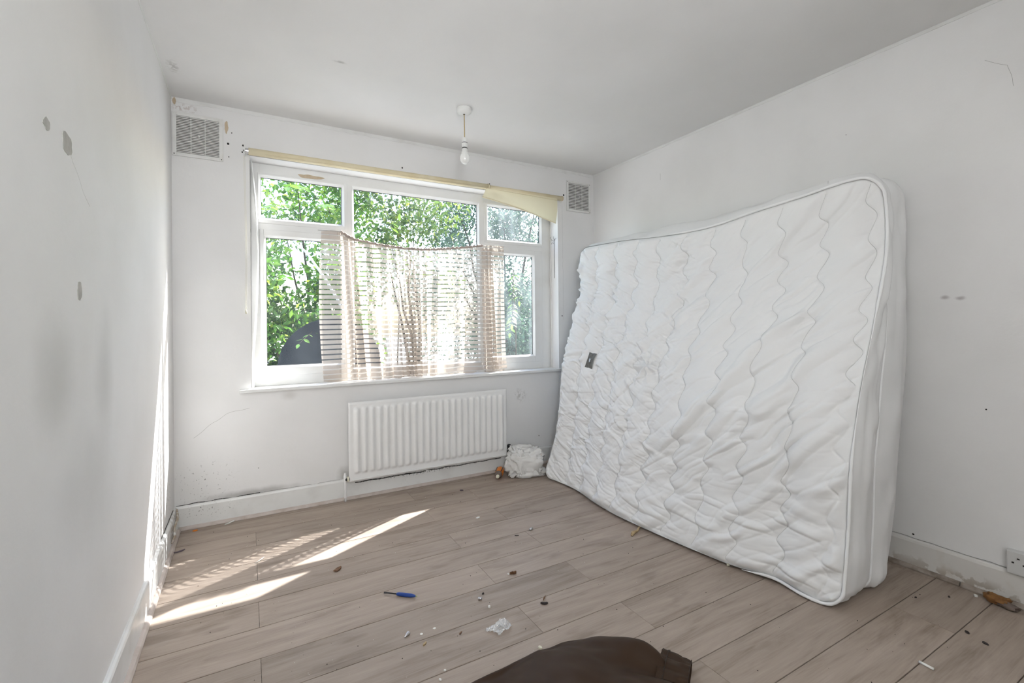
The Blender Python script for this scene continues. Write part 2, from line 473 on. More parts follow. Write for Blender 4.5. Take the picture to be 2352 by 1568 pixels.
def curtainmat():
    m = bpy.data.materials.new('sheer_stripe'); m.use_nodes = True
    nt = m.node_tree; L = nt.links
    nt.nodes.remove(nt.nodes['Principled BSDF'])
    out = nt.nodes['Material Output']
    at = nt.nodes.new('ShaderNodeAttribute'); at.attribute_name = 'stripe'
    ml = nt.nodes.new('ShaderNodeMath'); ml.operation = 'DIVIDE'; ml.inputs[1].default_value = 0.0325
    L.new(at.outputs['Fac'], ml.inputs[0])
    frc = nt.nodes.new('ShaderNodeMath'); frc.operation = 'FRACT'; L.new(ml.outputs[0], frc.inputs[0])
    lt = nt.nodes.new('ShaderNodeMapRange'); lt.inputs[1].default_value = 0.24; lt.inputs[2].default_value = 0.30
    L.new(frc.outputs[0], lt.inputs[0])                      # 0 = open band, 1 = woven band
    tcx = nt.nodes.new('ShaderNodeTexCoord')
    n = nt.nodes.new('ShaderNodeTexNoise'); n.inputs['Scale'].default_value = 40; L.new(tcx.outputs['Object'], n.inputs['Vector'])
    dif = nt.nodes.new('ShaderNodeBsdfDiffuse'); dif.inputs[0].default_value = (0.58, 0.51, 0.45, 1)
    trl = nt.nodes.new('ShaderNodeBsdfTranslucent'); trl.inputs[0].default_value = (0.60, 0.53, 0.465, 1)
    cl = nt.nodes.new('ShaderNodeMixShader'); cl.inputs[0].default_value = 0.36
    L.new(dif.outputs[0], cl.inputs[1]); L.new(trl.outputs[0], cl.inputs[2])
    tr = nt.nodes.new('ShaderNodeBsdfTransparent')
    dense = nt.nodes.new('ShaderNodeMapRange')                # opacity
    dense.inputs[3].default_value = 0.12; dense.inputs[4].default_value = 0.91
    L.new(lt.outputs[0], dense.inputs[0])
    mx = nt.nodes.new('ShaderNodeMixShader')
    L.new(dense.outputs[0], mx.inputs[0]); L.new(tr.outputs[0], mx.inputs[1]); L.new(cl.outputs[0], mx.inputs[2])
    L.new(mx.outputs[0], out.inputs[0])
    return m
m_curtain = curtainmat()
m_heading = mat('curtain_heading', (0.42, 0.35, 0.31), 0.85)

def sheermat(name, color, transl, alpha):
    m = bpy.data.materials.new(name); m.use_nodes = True
    nt = m.node_tree; L = nt.links
    nt.nodes.remove(nt.nodes['Principled BSDF'])
    out = nt.nodes['Material Output']
    dif = nt.nodes.new('ShaderNodeBsdfDiffuse'); dif.inputs[0].default_value = (*color, 1)
    trl = nt.nodes.new('ShaderNodeBsdfTranslucent'); trl.inputs[0].default_value = (*color, 1)
    cl = nt.nodes.new('ShaderNodeMixShader'); cl.inputs[0].default_value = transl
    L.new(dif.outputs[0], cl.inputs[1]); L.new(trl.outputs[0], cl.inputs[2])
    tr = nt.nodes.new('ShaderNodeBsdfTransparent')
    mx = nt.nodes.new('ShaderNodeMixShader'); mx.inputs[0].default_value = alpha
    L.new(tr.outputs[0], mx.inputs[1]); L.new(cl.outputs[0], mx.inputs[2])
    L.new(mx.outputs[0], out.inputs[0])
    return m
m_blindcloth = sheermat('blind_cloth', (0.80, 0.74, 0.56), 0.4, 1.0)

def leafmat(name, dark, mid, light):
    m = bpy.data.materials.new(name); m.use_nodes = True
    nt = m.node_tree; L = nt.links
    b = nt.nodes['Principled BSDF']; out = nt.nodes['Material Output']
    at = nt.nodes.new('ShaderNodeAttribute'); at.attribute_name = 'tone'
    oi = nt.nodes.new('ShaderNodeObjectInfo')
    ad = nt.nodes.new('ShaderNodeMath'); ad.operation = 'MULTIPLY_ADD'
    L.new(oi.outputs['Random'], ad.inputs[0]); ad.inputs[1].default_value = 0.15; L.new(at.outputs['Fac'], ad.inputs[2])
    cr = nt.nodes.new('ShaderNodeValToRGB')
    e = cr.color_ramp.elements
    e[0].position = 0.0; e[0].color = (*dark, 1)
    e[1].position = 1.0; e[1].color = (*light, 1)
    k = e.new(0.55); k.color = (*mid, 1)
    L.new(ad.outputs[0], cr.inputs[0]); L.new(cr.outputs[0], b.inputs['Base Color'])
    b.inputs['Roughness'].default_value = 0.38
    tl = nt.nodes.new('ShaderNodeBsdfTranslucent'); L.new(cr.outputs[0], tl.inputs[0])
    mx = nt.nodes.new('ShaderNodeMixShader'); mx.inputs[0].default_value = 0.45
    L.new(b.outputs[0], mx.inputs[1]); L.new(tl.outputs[0], mx.inputs[2]); L.new(mx.outputs[0], out.inputs[0])
    return m
m_leaf_bright = leafmat('leaf_bright', (0.018, 0.06, 0.010), (0.085, 0.20, 0.022), (0.34, 0.44, 0.06))
m_leaf_mid = leafmat('leaf_mid', (0.03, 0.065, 0.02), (0.12, 0.19, 0.04), (0.36, 0.38, 0.07))
m_leaf_dark = leafmat('leaf_dark', (0.015, 0.04, 0.03), (0.05, 0.10, 0.06), (0.16, 0.24, 0.14))

# ---------------------------------------------------------------- floor: boards
fl = root('floor', (0, 0, 0), kind='structure')
b = nm(); box(b, XL - .02, XR + .02, YN, YB + .02, -0.06, -0.0125)
bo('underlay', b, m_gap, fl)
PW, PL = 0.1865, 1.265
def plank_mesh(x0, x1, y0, y1):
    b = nm()
    g = 0.0015
    box(b, x0 + .0005, x1 - .0005, y0 + g, y1 - g, -0.012, 0.0, 0.0013)
    return b
y1 = 2.9215 + PW
row = -1
while y1 > YN:
    y0 = y1 - PW
    st = 0.03 if row % 2 == 0 else 0.925
    x = st - PL * 2
    while x < XR:
        a, c = max(x, XL + .004), min(x + PL, XR - .004)
        if c - a > 0.03:
            bo('plank', plank_mesh(a, c, y0, min(y1, YB)), m_floor, fl, origin=((a + c) / 2, (y0 + y1) / 2, 0))
        x += PL
    y1 = y0; row += 1
b = nm(); box(b, XL + .004, XR - .004, 2.9215 + PW + 0.001, YB, -0.012, 0.0, 0.0012)
bo('plank', b, m_floor, fl, origin=(1.1, 3.14, 0))

# ---------------------------------------------------------------- walls and ceiling
OX0, OX1, OZ0, OZ1 = 0.018, 2.236, 0.735, 2.135         # window opening
b = nm(); box(b, XL - .2, XL, YN - .2, YF + .034, -0.06, HC + .2); wl = tag(bo('wall_left', b, m_wl), kind='structure')
b = nm(); box(b, XR, XR + .2, YN - .2, YF + .034, -0.06, HC + .2); wr = tag(bo('wall_right', b, m_wr), kind='structure')
b = nm()
box(b, XL, 1.15, YN - .12, YN, -0.06, HC + .2); box(b, 1.15, XR, YN - .12, YN, 2.05, HC + .2)
tag(bo('wall_front', b, wallmat('paint_front')), kind='structure')
m_absorber = mat('absorber_brown', (0.10, 0.075, 0.055), 0.8)
b = nm()                                          # unseen dark box past the front wall opening, added to soak up bounce light
box(b, 0.9, XR + .2, YN - 1.5, YN - 1.4, -0.06, HC + .2); box(b, 0.8, 0.9, YN - 1.5, YN - .12, -0.06, HC + .2)
box(b, XR, XR + .1, YN - 1.5, YN - .12, -0.06, HC + .2); box(b, 0.8, XR + .1, YN - 1.5, YN - .12, -0.06, 0.0); box(b, 0.8, XR + .1, YN - 1.5, YN - .12, HC, HC + .2)
tag(bo('bounce_absorber', b, m_absorber), kind='structure')
b = nm()
box(b, XL, OX0, YB, YF + .034, -0.06, HC + .2)
box(b, OX1, XR, YB, YF + .034, -0.06, HC + .2)
box(b, OX0, OX1, YB, YF + .034, -0.06, OZ0)
box(b, OX0, OX1, YB, YF + .034, OZ1, HC + .2)
wb = tag(bo('wall_back', b, m_wb), kind='structure')
b = nm(); box(b, XL, XR, YN, YB, HC, HC + .2); tag(bo('ceiling', b, m_cl), kind='structure')

def strip_along(name, p0, p1, out, prof, mt, n=60, jitter=0.0, seed=1):
    """extrude a (distance from wall, height) profile along a wall"""
    p0, p1, out = Vector(p0), Vector(p1), Vector(out)
    b = nm(); rings = []
    for i in range(n + 1):
        t = i / n
        p = p0.lerp(p1, t)
        rr = []
        for k, (d, h) in enumerate(prof):
            j = jitter * mnoise.noise(Vector((t * 40, k * 3.1, seed))) if 0 < k < len(prof) - 1 else 0
            rr.append(b.verts.new(p + out * (d + abs(j) * 0.5) + Vector((0, 0, h + j))))
        rings.append(rr)
    for a, c in zip(rings, rings[1:]):
        for k in range(len(prof) - 1):
            b.faces.new((a[k], c[k], c[k + 1], a[k + 1]))
    b.faces.new(rings[0]); b.faces.new(rings[-1][::-1])
    return bo(name, b, mt)

bbprof = [(0, 0.001), (0.015, 0.001), (0.015, 0.118), (0.012, 0.127), (0.006, 0.131), (0, 0.131)]
bead = [(0.0, 0.001), (0.017, 0.001), (0.0165, 0.006), (0.0125, 0.0125), (0.006, 0.0165), (0, 0.018)]
bbk = tag(strip_along('baseboard_back', (XL, YB, 0), (XR, YB, 0), (0, -1, 0), bbprof, m_bbb), kind='structure')
tag(strip_along('baseboard_left', (XL, YN, 0), (XL, YB - .015, 0), (1, 0, 0), bbprof, m_bbl, n=160, jitter=0.002), kind='structure')
tag(strip_along('baseboard_right', (XR, YN, 0), (XR, YB - .015, 0), (-1, 0, 0), bbprof, m_bbr, n=160, jitter=0.002), kind='structure')
tag(strip_along('trim_1', (XL + .02, YB - .015, 0), (XR, YB - .015, 0), (0, -1, 0), bead, m_bead_pink, jitter=0.0012), kind='structure')
tag(strip_along('trim_2', (XL + .015, YN, 0), (XL + .015, YB - .035, 0), (1, 0, 0), bead, m_bead_pink, jitter=0.0015), kind='structure')
tag(strip_along('trim_3', (XR - .015, YN, 0), (XR - .015, 0.79, 0), (-1, 0, 0), bead, m_bead_brown, jitter=0.003), kind='structure')
tag(strip_along('trim_4', (XR - .015, 0.794, 0), (XR - .015, YB - .03, 0), (-1, 0, 0), bead, m_bead_brown, jitter=0.002), kind='structure')

# ragged paper edging under the ceiling
def edging(name, p0, p1, out, drop, seed, n=140):
    p0, p1, out = Vector(p0), Vector(p1), Vector(out)
    b = nm(); top = []; bot = []; in_ = []
    for i in range(n + 1):
        t = i / n; p = p0.lerp(p1, t)
        L = (p1 - p0).length
        d = drop * (1 + 0.35 * mnoise.noise(Vector((t * L * 7, seed, 0))) + 0.25 * mnoise.noise(Vector((t * L * 30, seed, 5))))
        lift = 0.0025 + 0.003 * max(0, mnoise.noise(Vector((t * L * 9, seed, 9))))
        top.append(b.verts.new(p + out * 0.002)); bot.append(b.verts.new(p + out * lift - Vector((0, 0, d))))
        in_.append(b.verts.new(p - Vector((0, 0, d)) - out * 0.001))
    for i in range(n):
        b.faces.new((top[i], bot[i], bot[i + 1], top[i + 1]))
        b.faces.new((bot[i], in_[i], in_[i + 1], bot[i + 1]))
    return tag(bo(name, b, m_gloss), kind='structure')
edging('trim_5', (XL, YB, HC), (XR, YB, HC), (0, -1, 0), 0.022, 1)
edging('trim_6', (XL, YN, HC), (XL, YB, HC), (1, 0, 0), 0.014, 2)
edging('trim_7', (XR, YN, HC), (XR, YB, HC), (-1, 0, 0), 0.016, 3)

# cracks, gaps, chips and holes belong to the walls
def blob_patch(name, c, rx, rz, axis, mt, parent, seed, th=0.0012, irregular=0.35, n=18):
    """thin irregular chip of exposed plaster on a wall; axis = wall normal into the room"""
    ax = Vector(axis)
    t = Vector((0, 1, 0)) if abs(ax.x) > .5 else Vector((1, 0, 0))
    c = Vector(c); b = nm(); o_, i_ = [], []
    for k in range(n):
        a = 2 * math.pi * k / n
        q = 1 + irregular * mnoise.noise(Vector((math.cos(a) * 1.6, math.sin(a) * 1.6, seed * 7.3)))
        p = c + t * math.cos(a) * rx * q + Vector((0, 0, 1)) * math.sin(a) * rz * q
        o_.append(b.verts.new(p - ax * .0005)); i_.append(b.verts.new(p + ax * th))
    for k in range(n):
        b.faces.new((o_[k], o_[(k + 1) % n], i_[(k + 1) % n], i_[k]))
    b.faces.new(i_)
    return bo(name, b, mt, parent)
LN, BN, RN = (1, 0, 0), (0, -1, 0), (-1, 0, 0)
blob_patch('paint_chip', (XL, 1.443, 1.548), 0.032, 0.027, LN, m_bare, wl, 1)
blob_patch('paint_chip', (XL, 1.315, 1.545), 0.018, 0.011, LN, m_bare, wl, 2)
blob_patch('paint_chip', (XL, 1.524, 1.212), 0.018, 0.021, LN, m_bare, wl, 3)
blob_patch('paint_chip', (-0.098, YB, 2.280), 0.010, 0.034, BN, m_tan, wb, 5)
blob_patch('paint_chip', (-0.345, YB - 0.002, 2.378), 0.008, 0.018, BN, m_tan, wb, 6)
for i, (x, z, r) in enumerate(((-0.091, 2.186, .006), (-0.016, 2.189, .005), (-0.012, 2.160, .005), (-0.020, 2.150, .004), (2.271, 1.185, .005),
                               (2.031, 0.223, .0035), (0.937, 2.206, .005), (2.30, 2.19, .007), (-0.072, 2.252, .003), (0.05, 0.28, .002), (-0.088, 2.11, .003))):
    blob_patch('screw_hole', (x, YB, z), r, r * 1.2, BN, m_hole, wb, 20 + i, th=0.0008, n=8)
for i, (y, z, r) in enumerate(((0.712, 0.752, .003), (0.958, 0.150, .004), (1.21, 2.05, .002))):
    blob_patch('screw_hole', (XR, y, z), r, r, RN, m_hole, wr, 40 + i, th=0.0008, n=8)
def crack_or_shade(pts, axis, parent, mt, r=0.0007, seed=0):
    b = nm(); P = []
    for (a, c) in zip(pts, pts[1:]):
        a, c = Vector(a), Vector(c)
        for k in range(10):
            p = a.lerp(c, k / 10)
            q = mnoise.noise_vector(p * 18 + Vector((seed, 0, 0))) * 0.006
            for i in range(3):
                if abs(axis[i]) > .5: q[i] = 0
            P.append(p + q)
    tube(b, P, r, 5)
    return bo('crack_or_shade', b, mt, parent)
crack_or_shade([(-0.27, YB, 0.50), (-0.18, YB, 0.57), (-0.11, YB, 0.62), (0.017, YB, 0.645)], BN, wb, m_crack, 0.0006)
crack_or_shade([(-0.35, YB - .001, 0.1325), (-0.15, YB - .001, 0.1325), (0.08, YB - .001, 0.1325)], BN, wb, m_gap, 0.0022, 3)
crack_or_shade([(0.08, YB - .001, 0.1325), (0.3, YB - .001, 0.1325), (0.53, YB - .001, 0.1325)], BN, wb, m_crack, 0.0010, 3)
crack_or_shade([(2.285, YB, 2.10), (2.285, YB, 1.6), (2.285, YB, 1.1)], BN, wb, m_crack, 0.0004, 4)
crack_or_shade([(XL, 1.47, 1.53), (XL, 1.56, 1.47), (XL, 1.63, 1.44)], LN, wl, m_smear, 0.0004, 6)
crack_or_shade([(XL + .001, 2.72, 0.1325), (XL + .001, 2.9, 0.1325), (XL + .001, 3.14, 0.1325)], LN, wl, m_gap, 0.0022, 8)
crack_or_shade([(XR - .001, 0.6, 0.1335), (XR - .001, 0.8, 0.1335), (XR - .001, 1.1, 0.1335)], RN, wr, m_crack, 0.0013, 9)
crack_or_shade([(XR, 0.70, 2.17), (XR, 0.64, 2.12), (XR, 0.62, 2.02)], RN, wr, m_crack, 0.0005, 12)
crack_or_shade([(XR, 2.42, 2.20), (XR, 2.42, 2.15)], RN, wr, m_crack, 0.0006, 15)

# torn wallpaper flap behind the left skirting
b = nm()
P = [(XL + .016, 3.13, .128), (XL + .026, 3.07, .10), (XL + .018, 3.0, .075), (XL + .028, 2.93, .055), (XL + .018, 2.90, .035)]
for p in P: pass
tube(b, [Vector(p) for p in P], [0.004, 0.007, 0.005, 0.007, 0.003], 6)
bo('peeling_paint', b, mat('peeling', (0.42, 0.34, 0.26), 0.8, noise=(30, (0.75, 0.74, 0.72), 0.45, 0.6)), wl)

# ---------------------------------------------------------------- window
win = root('window_1', (1.127, YF, OZ0), kind='structure')
def frame_rect(b, x0, x1, z0, z1, wL, wR, wB, wT, y0, y1, bev=0.003):
    box(b, x0, x0 + wL, y0, y1, z0, z1, bev)
    box(b, x1 - wR, x1, y0, y1, z0, z1, bev)
    box(b, x0 + wL - .001, x1 - wR + .001, y0, y1, z0, z0 + wB, bev)
    box(b, x0 + wL - .001, x1 - wR + .001, y0, y1, z1 - wT, z1, bev)
b = nm()
FZ0, FZ1 = 0.752, OZ1
frame_rect(b, OX0, OX1, FZ0, FZ1, 0.052, 0.082, 0.066, 0.066, YF, YF + .036)
box(b, 0.588, 0.625, YF, YF + .036, FZ0 + .06, FZ1 - .06, 0.003)
box(b, 1.575, 1.630, YF, YF + .036, FZ0 + .06, FZ1 - .06, 0.003)
box(b, 0.065, 0.590, YF, YF + .036, 1.722, 1.772, 0.003)
box(b, 1.625, 2.158, YF, YF + .036, 1.722, 1.772, 0.003)
bo('window_frame', b, m_upvc, win)

def sash(x0, x1, z0, z1, wd, y0, glass, name='sash'):
    """sash frame with sloped glazing bead, dark gasket and a pane"""
    b = nm()
    frame_rect(b, x0, x1, z0, z1, wd[0], wd[1], wd[2], wd[3], y0, y0 + .034, 0.004)
    s = bo(name, b, m_upvc, win)
    a0, a1, c0, c1 = x0 + wd[0], x1 - wd[1], z0 + wd[2], z1 - wd[3]
    b = nm()                                               # bead: sloping strip round the pane
    o_ = [(a0, c0), (a1, c0), (a1, c1), (a0, c1)]
    i_ = [(a0 + .012, c0 + .012), (a1 - .012, c0 + .012), (a1 - .012, c1 - .012), (a0 + .012, c1 - .012)]
    vo = [b.verts.new((x, y0 + .004, z)) for x, z in o_]
    vi = [b.verts.new((x, y0 + .018, z)) for x, z in i_]
    vb = [b.verts.new((x, y0 + .026, z)) for x, z in i_]
    for k in range(4):
        k2 = (k + 1) % 4
        b.faces.new((vo[k], vo[k2], vi[k2], vi[k])); b.faces.new((vi[k], vi[k2], vb[k2], vb[k]))
    bo('glazing_bead', b, m_upvc, s)
    b = nm()
    frame_rect(b, a0 + .011, a1 - .011, c0 + .011, c1 - .011, .004, .004, .004, .004, y0 + .020, y0 + .026, 0)
    bo('gasket', b, m_gasket, s)
    b = nm(); box(b, a0 + .008, a1 - .008, y0 + .0262, y0 + .0292, c0 + .008, c1 - .008)
    g = bo('pane', b, glass, s)
    return s
sash(0.060, 0.592, 1.764, 2.078, (.006, .022, .025, .014), YF - .006, m_glass)      # fanlight left
sash(0.068, 0.590, 0.812, 1.728, (.024, .024, .050, .038), YF - .006, m_glass)      # casement left
sash(0.620, 1.584, 0.812, 2.078, (.006, .006, .014, .012), YF + .004, m_glass)      # fixed middle light
sash(1.622, 2.160, 1.764, 2.078, (.022, .010, .022, .014), YF - .006, m_glassd)     # fanlight right
sash(1.628, 2.152, 0.808, 1.728, (.050, .075, .048, .040), YF - .006, m_glassd)     # casement right

b = nm(); box(b, -0.045, 2.262, YB - .03, YB + .003, 0.732, 0.752, 0.004); box(b, OX0, OX1, YB - .001, YF + .02, 0.730, 0.752, 0.002)
bo('window_sill', b, m_gloss, win)
b = nm(); box(b, OX0, OX1, YF + .03, YF + .13, 0.70, 0.745, 0.003)
bo('outer_sill', b, m_upvc, win)
# soft painted edge trims of the reveal
b = nm()
tube(b, [(OX1 - .004, YB + .10, 2.12), (OX1 - .004, YB + .10, 1.6), (OX1 - .004, YB + .10, 0.76)], 0.004, 6)
bo('sealant_bead', b, m_gloss, win)
# plastic cover strip sprung away from the left reveal
b = nm(); P = []
for i in range(40):
    t = i / 39
    z = 2.115 - t * 1.36
    dx = 0.036 * math.sin(math.pi * min(1, t * 1.15)) ** 1.0 * (1 - 0.25 * t)
    P.append((OX0 + .003 + dx, YB + 0.035 + .045 * math.sin(math.pi * min(1, t * 1.1)), z))
n0 = []
for (x, y, z) in P:
    n0.append([b.verts.new((x, y, z)), b.verts.new((x + .005, y - .002, z)), b.verts.new((x + .012, y + .03, z)), b.verts.new((x + .006, y + .032, z))])
for a, c in zip(n0, n0[1:]):
    for k in range(4): b.faces.new((a[k], a[(k + 1) % 4], c[(k + 1) % 4], c[k]))
b.faces.new(n0[0]); b.faces.new(n0[-1][::-1])
bo('loose_cover_strip', b, m_upvc, win)
b = nm(); box(b, OX0 - .001, OX0 + .0015, YB + .004, YF - .004, 1.70, 2.11)  # grey sheet on the reveal standing in for shade behind the loose strip
bo('reveal_shade_strip', b, mat('reveal_shade', (0.20, 0.20, 0.19), 0.9, noise=(30, (0.30, 0.29, 0.28), 0.4, 0.7)), win)
blob_patch('paint_chip', (0.36, YF - .0005, 2.093), 0.075, 0.012, BN, m_tan, win, 50, n=26)
# wispy dead vine stuck on the right reveal
b = nm()
X0 = OX1 - .003
tube(b, [(X0, YB + .05, 1.83), (X0, YB + .052, 1.75), (X0, YB + .05, 1.62), (X0, YB + .051, 1.50)], 0.0016, 5)
tube(b, [(X0, YB + .05, 1.81), (X0 - .004, YB + .07, 1.815), (X0 - .004, YB + .088, 1.83), (X0 - .003, YB + .095, 1.85)], 0.0012, 5)
tube(b, [(X0, YB + .05, 1.81), (X0 - .004, YB + .03, 1.82), (X0, YB + .02, 1.83)], 0.001, 5)
tube(b, [(X0, YB + .05, 1.81), (X0 - .003, YB + .055, 1.85)], 0.001, 5)
tube(b, [(X0 - .002, YB + .05, 1.785), (X0 - .004, YB + .06, 1.80), (X0 - .002, YB + .09, 1.79)], 0.001, 5)
bo('dry_tendril', b, m_dark, win)

# ---------------------------------------------------------------- roller blinds
bl = root('roller_blind', (0.79, YB, 2.15), 'long cream roller blind rolled up along the top of the window with a bead chain', 'blind')
YR = YB - .034
b = nm(); tube(b, [(0.012, YR, 2.149), (0.4, YR, 2.149), (0.8, YR, 2.1475), (1.2, YR, 2.149), (1.575, YR, 2.152)], 0.0205, 20)
bo('rolled_fabric', b, m_blind, bl, smooth=True)
b = nm(); tube(b, [(0.10, YR - .021, 2.135), (0.8, YR - .0215, 2.133), (1.56, YR - .0205, 2.138)], 0.0035, 6); bo('hem_bar', b, m_blind, bl, smooth=True)
b = nm(); tube(b, [(-0.004, YR, 2.149), (0.013, YR, 2.149)], 0.015, 16); bo('metal_end_cap', b, m_metal, bl, smooth=False)
b = nm(); box(b, -0.012, -0.006, YR - .018, YB, 2.125, 2.178, 0.001); box(b, -0.012, 0.004, YB - .004, YB, 2.125, 2.178, 0.001); bo('wall_bracket', b, m_white, bl)
b = nm(); tube(b, [(1.574, YR, 2.152), (1.584, YR, 2.152)], 0.023, 18); bo('end_flange', b, m_blind, bl)
b = nm(); box(b, 1.584, 1.589, YR - .016, YB, 2.13, 2.176, 0.001); bo('wall_bracket', b, m_black, bl)
b = nm()
for s in (0, 1):
    z = 2.12
    while z > 1.215:
        t = (2.12 - z) / 0.905
        c = (-0.010 + .006 * s + 0.003 * math.sin(z * 5), YR + .004 + .010 * s * (1 - t), z)
        lathe(b, [(0, .0017), (.0016, .0005), (.0012, -.0013), (0, -.0017)], c, n=5)
        z -= 0.0052
ch = bo('bead_chain', b, m_ivory, bl); ch['kind'] = 'stuff'
b = nm(); lathe(b, [(0, .012), (.004, .010), (.006, 0), (.005, -.010), (0, -.012)], (-0.007, YR + .006, 1.208), n=10); bo('chain_weight', b, m_ivory, bl, smooth=True)

b2 = root('roller_blind', (1.92, YB, 2.145), 'short cream roller blind with slanting cloth flap over the right of the window', 'blind')
b = nm(); tube(b, [(1.592, YR, 2.148), (1.9, YR, 2.1475), (2.252, YR, 2.147)], 0.0185, 20); bo('roller_tube', b, m_blind, b2, smooth=True)
b = nm(); tube(b, [(2.250, YR, 2.147), (2.262, YR, 2.147)], 0.0205, 14); bo('end_cap', b, m_tan, b2)
b = nm(); box(b, 2.262, 2.267, YR - .012, YB, 2.125, 2.168, 0.001); bo('wall_bracket', b, m_white, b2)
nu, nv = 60, 24
top_ = catmull([0, .08, 1], [[1.560, YR - .012, 2.142], [1.60, YR - .018, 2.140], [2.195, YR - .020, 2.135]], np.linspace(0, 1, nu))
bot_ = catmull([0, .1, .45, 1], [[1.512, YR - .040, 2.057], [1.58, YR - .034, 2.050], [1.83, YR - .030, 2.008], [2.172, YR - .028, 1.930]], np.linspace(0, 1, nu))
V = []
for i in range(nu):
    u = i / (nu - 1)
    for j in range(nv):
        v = j / (nv - 1)
        p = top_[i] * (1 - v) + bot_[i] * v
        fold = 0.012 * math.sin(math.pi * v) * math.exp(-((u - .12 - .25 * v) / .10) ** 2) + 0.008 * math.sin(9 * u + 4 * v) * v * (1 - u * .5)
        V.append((p[0] + .01 * math.sin(math.pi * v) * u, p[1] - fold, p[2]))
flap = po('hanging_cloth', V, grid_faces(nu, nv), m_blindcloth, b2, smooth=True)
b = nm(); tube(b, [tuple(p + np.array([0, -.002, 0.002])) for p in bot_], 0.004, 6); bo('hem', b, m_blind, b2, smooth=True)
b = nm(); tube(b, [tuple(top_[k] * .93 + bot_[k] * .07 + np.array([0, -.003, 0])) for k in range(0, nu)], 0.0025, 6); bo('top_seam', b, m_blind, b2, smooth=True)

# ---------------------------------------------------------------- net curtain
nc = root('net_curtain', (1.1, YB + .06, 0.755), 'striped sheer beige half curtain sagging on a wire across the middle of the window', 'curtain')
nu, nv = 620, 110
S = np.linspace(0, 1, nu)
xt = catmull([0, .10, .13, .35, .55, .86, .89, 1], [.420, .540, .585, .88, 1.131, 1.567, 1.605, 1.768], S)[:, 0]
zt = catmull([0, .10, .13, .22, .35, .45, .55, .70, .86, .89, 1], [1.735, 1.740, 1.712, 1.684, 1.666, 1.661, 1.664, 1.688, 1.722, 1.728, 1.736], S)[:, 0]
xb = catmull([0, .10, .14, .30, .55, .80, .89, 1], [.425, .585, .665, .86, 1.13, 1.45, 1.64, 1.755], S)[:, 0]
# accumulate phase: tight folds near the ends of the wire, broad ones between
dens = 7 + 20 * np.exp(-((S - .135) / .025) ** 2) + 14 * np.exp(-((S - .90) / .03) ** 2) + 7 * np.exp(-((S - .47) / .10) ** 2)
dens *= (1 + .45 * lattice_noise(S * 14, S * 0 + 3.3, 5))
dens *= 1 - .62 * np.exp(-((S - .70) / .10) ** 4)
dens[S < .085] *= 0.15; dens[S > .975] *= 0.3
ph = np.cumsum(dens) / nu * 2 * math.pi * 2.0
amp = 0.0200 * (1 + .4 * lattice_noise(S * 9, S * 0 + 1.3, 8)) * np.clip((S - .06) / .05, 0.10, 1) * np.clip((1 - S) / .05, .35, 1) * (1 - .45 * np.exp(-((S - .70) / .10) ** 4))
Vv = np.linspace(0, 1, nv)
A, Bv = np.meshgrid(np.arange(nu), Vv, indexing='ij')
Sg = S[A]
zb = 0.757 + 0.006 * lattice_noise(Sg * 25, Sg * 0, 14)
X = xt[A] * (1 - Bv) + xb[A] * Bv
Z = zt[A] * (1 - Bv) + zb * Bv
X += np.where(Sg < .03, -0.022 * np.sin(np.pi * Bv) * (1 - Sg / .03), 0) + np.where(Sg > .97, 0.03 * Bv**2 * (Sg - .97) / .03, 0)
k = 0.45 + 0.75 * np.clip(Bv * 1.4, 0, 1)
phv = ph[A] + 0.9 * lattice_noise(Sg * 10, Bv * 1.5, 3) * Bv
Yc = YB + .070 + amp[A] * k * (np.sin(phv) + .25 * np.sin(2.3 * phv + 1)) + 0.010 * lattice_noise(Sg * 6, Bv * 2, 21) * Bv
X += 0.012 * k * np.cos(phv) * (amp[A] / .021)
cr_ = np.clip((Bv - .93) / .07, 0, 1)                      # crumpled hem resting on the sill
Yc += cr_ * (-0.030 * (0.5 + .5 * lattice_noise(Sg * 22, Bv * 8, 31))) * np.clip((Sg - .12) / .05, 0, 1)
Z += cr_ * 0.014 * lattice_noise(Sg * 30, Bv * 10, 33) * np.clip((Sg - .12) / .05, 0, 1)
gath = np.clip((.05 - Bv) / .05, 0, 1) * np.clip((Sg - .07) / .03, 0, 1)          # fine gathers under the heading
Yc += gath * 0.004 * np.sin(ph[A] * 6)
Yc = np.clip(Yc, YB + .022, YF - .012)
Z = np.maximum(Z, 0.7545)
V = np.stack([X, Yc, Z], -1).reshape(-1, 3)
cl = po('cloth', V, grid_faces(nu, nv), m_curtain, nc, smooth=True)
at = cl.data.attributes.new('stripe', 'FLOAT', 'POINT')
strp = (1.75 - Z) + 0.002 * np.sin(phv * .5) * Bv + 0.10 * (zt[A] - 1.70) * (1 - Bv)
at.data.foreach_set('value', strp.reshape(-1).astype(np.float32))
b = nm()
sel = range(62, 540, 3)
hx = [Vector((xt[i], YB + .068 + .006 * math.sin(ph[i] * 2), zt[i] + .002 + .0025 * math.sin(ph[i] * 6))) for i in sel]
tube(b, hx, [0.0085 + .002 * math.sin(ph[i] * 6) for i in sel], 8)
bo('gathered_heading', b, m_heading, nc, smooth=True)
b = nm(); tube(b, [(0.40, YB + .075, 1.742)] + [tuple(h) for h in hx] + [(1.78, YB + .075, 1.738)], 0.0022, 6); bo('wire', b, m_metal, nc)
for x, z in ((0.598, 1.716), (1.603, 1.728)):
    b = nm(); tube(b, [(x, YF, z + .004), (x, YF - .028, z + .004), (x, YF - .040, z - .004), (x, YF - .046, z + .004)], 0.002, 6); bo('hook', b, m_metal, nc)

